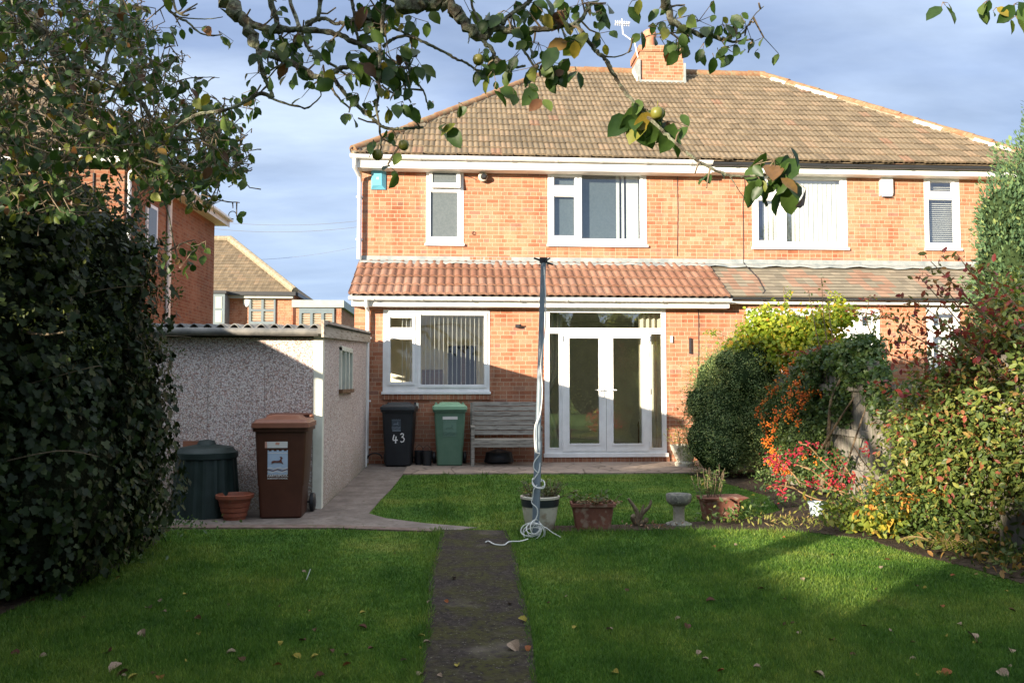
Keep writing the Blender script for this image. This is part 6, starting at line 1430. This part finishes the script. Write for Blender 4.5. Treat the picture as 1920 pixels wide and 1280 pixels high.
limb([(1290, 62, 3.0), (1250, 62, 3.0), (1222, 66, 3.0), (1206, 72, 3.0)], .0035, .002, .8)
limb([(1380, 76, 3.0), (1400, 52, 3.0), (1415, 28, 3.0), (1432, 12, 3.0)], .0035, .0018, .5)
limb([(1350, 70, 3.0), (1362, 90, 3.0), (1374, 98, 3.0)], .003, .0015, .8)
limb([(310, -20, 3.8), (312, 12, 3.8), (330, 30, 3.8), (352, 42, 3.8), (372, 60, 3.8), (395, 68, 3.8), (416, 64, 3.8)], .009, .003, .5)
limb([(334, 32, 3.8), (360, 35, 3.8), (390, 36, 3.8), (418, 32, 3.8)], .004, .002, .1, .5)
limb([(322, -10, 3.7), (330, 20, 3.7), (345, 30, 3.7), (355, 27, 3.7)], .007, .004, .2)
# specific leaf tufts
for u, v, d, n, s, r in [(852, 232, 3.0, 2, .075, .012), (826, 228, 3.0, 2, .07, .012), (812, 190, 3.0, 2, .06, .012), (860, 192, 3.1, 2, .065, .02), (1018, 180, 2.9, 2, .075, .006), (992, 160, 2.95, 3, .085, .018), (930, 155, 3.0, 2, .07, .015), (962, 168, 3.0, 1, .065, .01),
    (1208, 205, 3.0, 7, .105, .032), (1238, 225, 3.0, 9, .10, .035), (1222, 190, 3.0, 3, .08, .03), (1185, 215, 3.0, 2, .08, .015), (1275, 218, 3.0, 1, .06, .01), (1255, 200, 3.0, 3, .07, .03), (1262, 228, 3.0, 2, .07, .02),
    (1452, 300, 2.9, 7, .105, .032), (1475, 330, 2.9, 9, .095, .035), (1440, 335, 2.9, 5, .105, .022), (1490, 285, 2.9, 3, .10, .018), (1430, 300, 2.9, 2, .07, .02), (1420, 330, 2.9, 2, .06, .015), (1328, 325, 2.9, 2, .07, .01), (1350, 318, 2.9, 1, .06, .01),
    (1375, 52, 3.0, 6, .06, .035), (1400, 50, 3.0, 5, .055, .03), (1355, 45, 3.0, 4, .06, .03), (1320, 80, 3.0, 3, .065, .02), (1375, 85, 3.0, 5, .06, .025), (1345, 90, 3.0, 2, .07, .01), (1395, 92, 3.0, 1, .065, .005), (1336, 100, 3.0, 1, .07, .005), (1422, 92, 3.0, 1, .045, .004),
    (1290, 30, 3.0, 7, .065, .05), (1270, 60, 3.0, 4, .065, .03), (1310, 40, 3.0, 5, .06, .04), (1262, 85, 3.0, 3, .07, .02), (1215, 50, 3.0, 3, .06, .02), (1205, 62, 3.0, 2, .06, .012), (1240, 10, 3.0, 5, .065, .04), (1185, 2, 3.0, 2, .065, .015),
    (1050, 120, 3.0, 4, .08, .025), (1030, 95, 3.0, 5, .085, .03), (1048, 80, 3.0, 4, .08, .03), (1078, 125, 3.0, 2, .07, .012), (1010, 80, 3.0, 4, .07, .03), (1060, 20, 3.0, 6, .085, .04), (1030, 25, 3.0, 5, .08, .04), (1092, 55, 3.0, 3, .075, .02), (1125, 20, 3.0, 4, .06, .02), (1128, 45, 3.0, 3, .055, .02), (945, 20, 3.0, 3, .06, .02), (910, 30, 3.0, 3, .065, .02), (880, 20, 3.0, 4, .07, .04),
    (1000, 5, 3.0, 6, .07, .05), (1100, 5, 3.0, 6, .07, .04), (965, 8, 3.0, 4, .06, .03), (680, 15, 3.2, 8, .085, .05), (710, 10, 3.2, 5, .08, .05), (740, 15, 3.2, 5, .07, .05), (780, 35, 3.2, 4, .06, .04), (760, 45, 3.2, 3, .06, .03), (900, 100, 3.0, 4, .06, .025), (925, 130, 3.0, 3, .06, .02), (960, 110, 3.0, 4, .065, .03),
    (500, 65, 3.2, 4, .07, .03), (515, 82, 3.2, 3, .065, .03), (550, 80, 3.2, 5, .06, .04), (560, 130, 3.2, 3, .06, .02), (575, 118, 3.2, 3, .055, .03), (665, 95, 3.1, 3, .085, .02), (685, 120, 3.1, 8, .08, .04), (670, 130, 3.1, 4, .07, .04), (700, 150, 3.1, 9, .06, .06), (735, 135, 3.1, 9, .055, .05), (760, 125, 3.1, 7, .06, .05), (775, 100, 3.1, 5, .07, .03), (785, 120, 3.1, 3, .07, .015), (690, 50, 3.1, 3, .06, .02), (745, 90, 3.1, 5, .055, .04), (670, 175, 3.1, 4, .05, .03), (740, 165, 3.1, 3, .05, .02), (755, 190, 3.1, 3, .06, .02), (780, 195, 3.1, 2, .065, .015), (725, 200, 3.1, 2, .06, .01), (695, 190, 3.1, 2, .06, .015), (660, 215, 3.1, 3, .05, .02), (700, 262, 3.1, 2, .055, .012), (738, 245, 3.1, 3, .055, .02), (470, 170, 3.3, 5, .05, .03), (478, 185, 3.3, 4, .045, .02), (463, 200, 3.3, 3, .06, .012), (436, 180, 3.4, 2, .05, .015), (410, 190, 3.4, 2, .05, .015),
    (385, 52, 3.8, 3, .055, .03), (410, 58, 3.8, 3, .06, .03), (298, 52, 3.8, 2, .06, .02), (420, 15, 3.3, 1, .06, .01), (372, 190, 3.8, 4, .07, .03), (425, 225, 3.6, 3, .07, .03), (372, 165, 3.7, 3, .07, .015),
    (1768, 4, 2.6, 3, .07, .015), (1850, 2, 2.6, 4, .06, .03), (1868, 14, 2.6, 2, .05, .015), (1902, 8, 2.6, 4, .075, .02), (1905, 30, 2.6, 2, .07, .012)]:
    cluster(at(u, v, d), n, s, r)
limb([Vector((.0, 2.5, 3.3)), Vector((1.0, 2.3, 3.2)), (1700, -90, 2.6), (1790, -30, 2.6), (1850, -15, 2.6), (1925, -10, 2.6)], .02, .004, .1, .2)
# ---- denser left part of the crown
def rp2(u, v, Y): return at(u, v, Y)
limb([fork, Vector((-2.55, 3.0, 3.0)), Vector((-2.5, 3.9, 3.5)), (10, -30, 4.6), (42, 17, 4.6), (62, 42, 4.6), (95, 85, 4.6), (125, 120, 4.6), (140, 130, 4.6)], .06, .026, .1, .3, 4.6)
limb([(140, 130, 4.6), (150, 165, 4.6), (158, 200, 4.6), (165, 228, 4.6), (172, 250, 4.6)], .015, .007, .5, .6)
limb([(136, 125, 4.6), (170, 136, 4.6), (200, 150, 4.6), (235, 170, 4.6), (262, 190, 4.6), (285, 222, 4.6), (310, 255, 4.6), (345, 262, 4.6), (400, 262, 4.6), (440, 290, 4.6)], .024, .006, .9, 1)
limb([(135, 120, 4.6), (100, 115, 4.6), (60, 118, 4.6), (-10, 112, 4.7)], .012, .010, .5, 1)
limb([(60, 42, 4.6), (30, 60, 4.7), (-15, 75, 4.8)], .012, .01, .5)
limb([(310, 255, 4.6), (330, 300, 4.6), (350, 328, 4.6), (380, 360, 4.6), (410, 375, 4.6), (450, 380, 4.6)], .010, .003, .9, 1)
limb([(262, 190, 4.6), (278, 270, 4.4), (290, 330, 4.4), (305, 370, 4.4), (318, 410, 4.4), (325, 450, 4.4), (337, 500, 4.4)], .007, .003, .5, .5)
limb([(320, 470, 4.4), (345, 455, 4.4), (368, 468, 4.4)], .003, .002, 1.2, 2)
limb([(250, 190, 4.6), (300, 170, 4.6), (340, 150, 4.6), (380, 145, 4.6), (412, 146, 4.6)], .006, .002, .4, 1)
limb([(300, 170, 4.6), (310, 140, 4.6), (306, 100, 4.6), (322, 62, 4.6)], .004, .002, .5, 1.2)
limb([(230, -20, 4.8), (228, 20, 4.8), (215, 60, 4.8), (200, 110, 4.8), (198, 150, 4.7)], .016, .008, .8, 1)
limb([(0, 20, 5), (60, 30, 5), (130, 22, 5), (200, 24, 5), (265, 18, 5)], .010, .004, 1.1, 1.2)
limb([(130, -20, 5.2), (146, 40, 5.2), (150, 90, 5), (190, 130, 5)], .018, .01, 1, 1)
limb([(0, 150, 5), (60, 165, 5), (110, 200, 5), (150, 240, 5), (200, 262, 5), (260, 270, 5), (300, 268, 5)], .014, .006, 1, 1)
limb([(95, 120, 5), (120, 160, 5), (150, 180, 5)], .006, .003, .8, 1)
limb([(0, 260, 5.4), (70, 250, 5.4), (140, 270, 5.3), (200, 300, 5.2), (230, 340, 5.2)], .014, .005, 1, 1)
limb([(0, 330, 5.5), (60, 300, 5.5), (110, 330, 5.5), (150, 370, 5.4)], .012, .005, 1, 1)
rg = random.Random(77)
REG = [((0, 275, 0, 70), 340), ((0, 290, 60, 140), 260), ((0, 260, 130, 210), 280), ((0, 215, 200, 290), 460), ((0, 140, 285, 400), 360), ((215, 330, 200, 300), 250), ((270, 430, 235, 330), 230), ((300, 460, 260, 345), 190), ((240, 420, 330, 395), 60), ((150, 230, 300, 400), 30), ((280, 345, 110, 230), 90), ((330, 440, 190, 250), 80)]
for (u0, u1, v0, v1), n in REG:
    k = n*.27
    while k < n:
        u, v = rg.uniform(u0-8, u1), rg.uniform(v0-6, v1)
        if math.sin(u*.047+1.3)+math.sin(v*.061+u*.02)+math.sin((u-v)*.033+2) < -.55: 
            if rg.random() < .8: k += .4; continue
        if 140 < u < 232 and 290 < v < 400 and rg.random() < .85: k += .25; continue
        if 20 < u < 110 and 140 < v < 280 and rg.random() < .35: k += .5; continue
        p = at(u, v, rg.uniform(3.9, 6.1)); m_ = rg.randint(1, 3); b = p+Vector((rg.gauss(0, .06), rg.gauss(0, .06), rg.gauss(0, .05)+.03))
        twigs.tube([b+Vector((rg.gauss(0, .03), rg.gauss(0, .03), rg.gauss(0, .03))), b, p], [.004, .003, .002], 4, jit=.3)
        cluster(p, m_, .058, .03); k += 1
for (ex_, ey_, ez_, rx_, ry_, rzz) in ((-3.7, 2.5, 3.7, 1.1, 1.3, 1.2), (-2.8, .8, 3.7, 1.2, 1.2, .9), (-4.4, 3.6, 3.3, .7, .8, 1.0)):
    P, O = cloud([(ex_, ey_, ez_, rx_, ry_, rzz)], 4500, shell=.85, gap=-.7, gs=3, seed=4)
    for p in P: addleaf(Vector(p), rl_.uniform(.05, .09))
    limb([fork, fork.lerp(Vector((ex_, ey_, ez_)), .5)+Vector((0, 0, .15)), Vector((ex_, ey_, ez_)), Vector((ex_-.3, ey_, ez_+.8))], .05, .01, 0, 0)
br.build('branches', M['bark'], apt, smooth=True)
twigs.build('twigs', M['twig'], apt, smooth=True)
leafmesh('leaves', np.array(LP), np.array(LL), np.array(LN), np.array(LS), 'ovate', M['apple_leaf'], apt)
for u, v, d, r in ((708, 290, 3.1, .021), (757, 272, 3.1, .020), (1232, 212, 2.95, .024), (897, 112, 3.0, .021), (175, 163, 4.5, .034), (160, 158, 4.5, .022), (266, 317, 4.6, .028), (262, 332, 4.6, .026), (280, 335, 4.6, .022), (230, 252, 4.6, .024), (388, 385, 4.6, .024), (402, 372, 4.6, .02)):
    c = at(u, v, d); q = MB(); q.lathe([(.002, -.8*r), (.35*r, -.95*r), (.8*r, -.65*r), (r, 0), (.85*r, .6*r), (.45*r, .85*r), (.1*r, .7*r)], tuple(c), 16); q.tube([c+Vector((0, 0, .7*r)), c+Vector((.004, 0, 1.9*r))], .0015, 4)
    q.build('apple', M['apple'], apt, smooth='all')

# ================================================================== FALLEN LEAVES, each its own thing
FL = {'yellow': ((.42, .34, .06), 'small yellow fallen leaf lying on the grass'), 'brown': ((.13, .055, .03), 'curled brown fallen leaf lying on the grass'),
      'pale': ((.40, .29, .20), 'dry pale tan fallen leaf lying on the grass'), 'rust': ((.36, .12, .04), 'rusty orange fallen leaf lying on the grass')}
protos = {}
def leafobj(kind, m):
    T, tri = TPL['ovate']; V = T.copy().astype(float); V[:, 1] -= .5; V[:, 2] = V[:, 2]*2.2+.35*V[:, 0]**2*4*.5+.25*(V[:, 1]**2); V[:, 0] *= 1.15
    V[:, 2] -= V[:, 2].min(); me = bpy.data.meshes.new('fallen_leaf'); me.from_pydata([tuple(v) for v in V], [], tri+[(0, 0, 0)][:0]); me.materials.append(m); return me
for k, (c, lab) in FL.items():
    m = mnoise(k+' fallen leaf', tuple(x*.35 for x in c), tuple(min(1, x*.8) for x in c), 30, 4, .7, .2); protos[k] = (leafobj(k, m), lab)
fr2 = random.Random(31)
spots = []
fixed = [(570, 1075, 'pale', .05), (850, 1089, 'pale', .07), (805, 1133, 'pale', .05), (836, 1132, 'rust', .05), (790, 1198, 'yellow', .07), (800, 1210, 'pale', .06), (790, 1222, 'yellow', .05), (965, 1220, 'pale', .12), (990, 1222, 'rust', .06), (980, 1168, 'yellow', .08), (955, 1137, 'pale', .05), (858, 1253, 'yellow', .05), (790, 1272, 'pale', .08), (825, 1272, 'pale', .04), (1060, 1123, 'pale', .05), (1078, 1180, 'yellow', .05), (1142, 1184, 'pale', .06), (1288, 1178, 'brown', .07), (1332, 1130, 'brown', .08), (1470, 1176, 'brown', .06), (1427, 1107, 'brown', .06), (1505, 1090, 'pale', .06), (1561, 1043, 'rust', .07), (1470, 1010, 'rust', .05), (1338, 1027, 'rust', .05), (1380, 1024, 'pale', .05), (1655, 1067, 'pale', .07), (1664, 1052, 'brown', .06), (1823, 1198, 'pale', .10), (1832, 1208, 'brown', .07), (1895, 1225, 'pale', .07), (1775, 1268, 'rust', .08), (1760, 1267, 'yellow', .05), (1672, 1188, 'pale', .06), (1620, 1178, 'brown', .05), (1322, 1240, 'pale', .05), (1310, 1228, 'pale', .05), (1535, 1270, 'pale', .08), (1420, 1254, 'pale', .05), (1352, 1262, 'rust', .05), (1787, 1082, 'rust', .05), (1767, 1140, 'rust', .05), (1898, 1148, 'brown', .06), (1800, 1174, 'pale', .05), (1560, 1205, 'brown', .06), (1600, 1232, 'brown', .05), (1712, 1240, 'pale', .05), (1175, 1110, 'brown', .05), (1500, 1190, 'pale', .05), (1155, 1265, 'yellow', .06), (1880, 1268, 'pale', .09),
         (268, 1192, 'pale', .08), (216, 1258, 'pale', .10), (230, 1268, 'brown', .08), (205, 1228, 'brown', .08), (250, 1275, 'yellow', .07), (433, 1228, 'pale', .07), (450, 1242, 'brown', .08), (350, 1245, 'yellow', .05), (374, 1192, 'yellow', .05), (372, 1162, 'brown', .06), (55, 1161, 'yellow', .05), (280, 1144, 'pale', .08), (308, 1150, 'pale', .05), (555, 1236, 'yellow', .07), (590, 1236, 'yellow', .06), (520, 1252, 'rust', .06), (650, 1251, 'rust', .06), (568, 1205, 'brown', .06), (525, 1210, 'yellow', .05), (578, 1148, 'rust', .05), (680, 1152, 'yellow', .05), (680, 1180, 'brown', .07), (600, 1272, 'brown', .07), (300, 1277, 'rust', .07), (650, 1232, 'pale', .05), (30, 1230, 'brown', .07), (80, 1235, 'pale', .06), (60, 1130, 'brown', .06), (620, 1225, 'brown', .06), (695, 1220, 'brown', .05), (740, 1040, 'rust', .04), (440, 965, 'pale', .06), (508, 1035, 'pale', .04)]
for u, v, k, s in fixed: spots.append((G(u, v), k, s))
for i in range(34):
    u, v = fr2.choice([fr2.uniform(0, 780), fr2.uniform(1010, 1900)]), fr2.uniform(1060, 1275); spots.append((G(u, v), fr2.choice(['yellow', 'brown', 'pale', 'brown']), fr2.uniform(.03, .05)))
for i, (g, k, s) in enumerate(spots):
    me, lab = protos[k]; onpath = -.18 < g.x < .46 and g.y < 8.3
    o = link('fallen_leaf', me, None, (g.x, g.y, .014 if onpath else .010)); o.scale = (s*.78, s*.78, s*.78)
    o.rotation_euler = (fr2.uniform(-.5, .5), fr2.uniform(-.5, .5), fr2.uniform(0, 6.28))
    tag(o, lab.replace('lying on the grass', 'lying on the mossy garden path') if onpath else lab, 'fallen leaf', 'leaves fallen on lawn and path')
stk = MB(); a, b = G(574, 1088), at(582, 1066, G(574, 1088).y+.02); stk.tube([a, b], .004, 5); tag(stk.build('white_stick', M['rope']), 'thin white stick standing in the left lawn', 'stick')
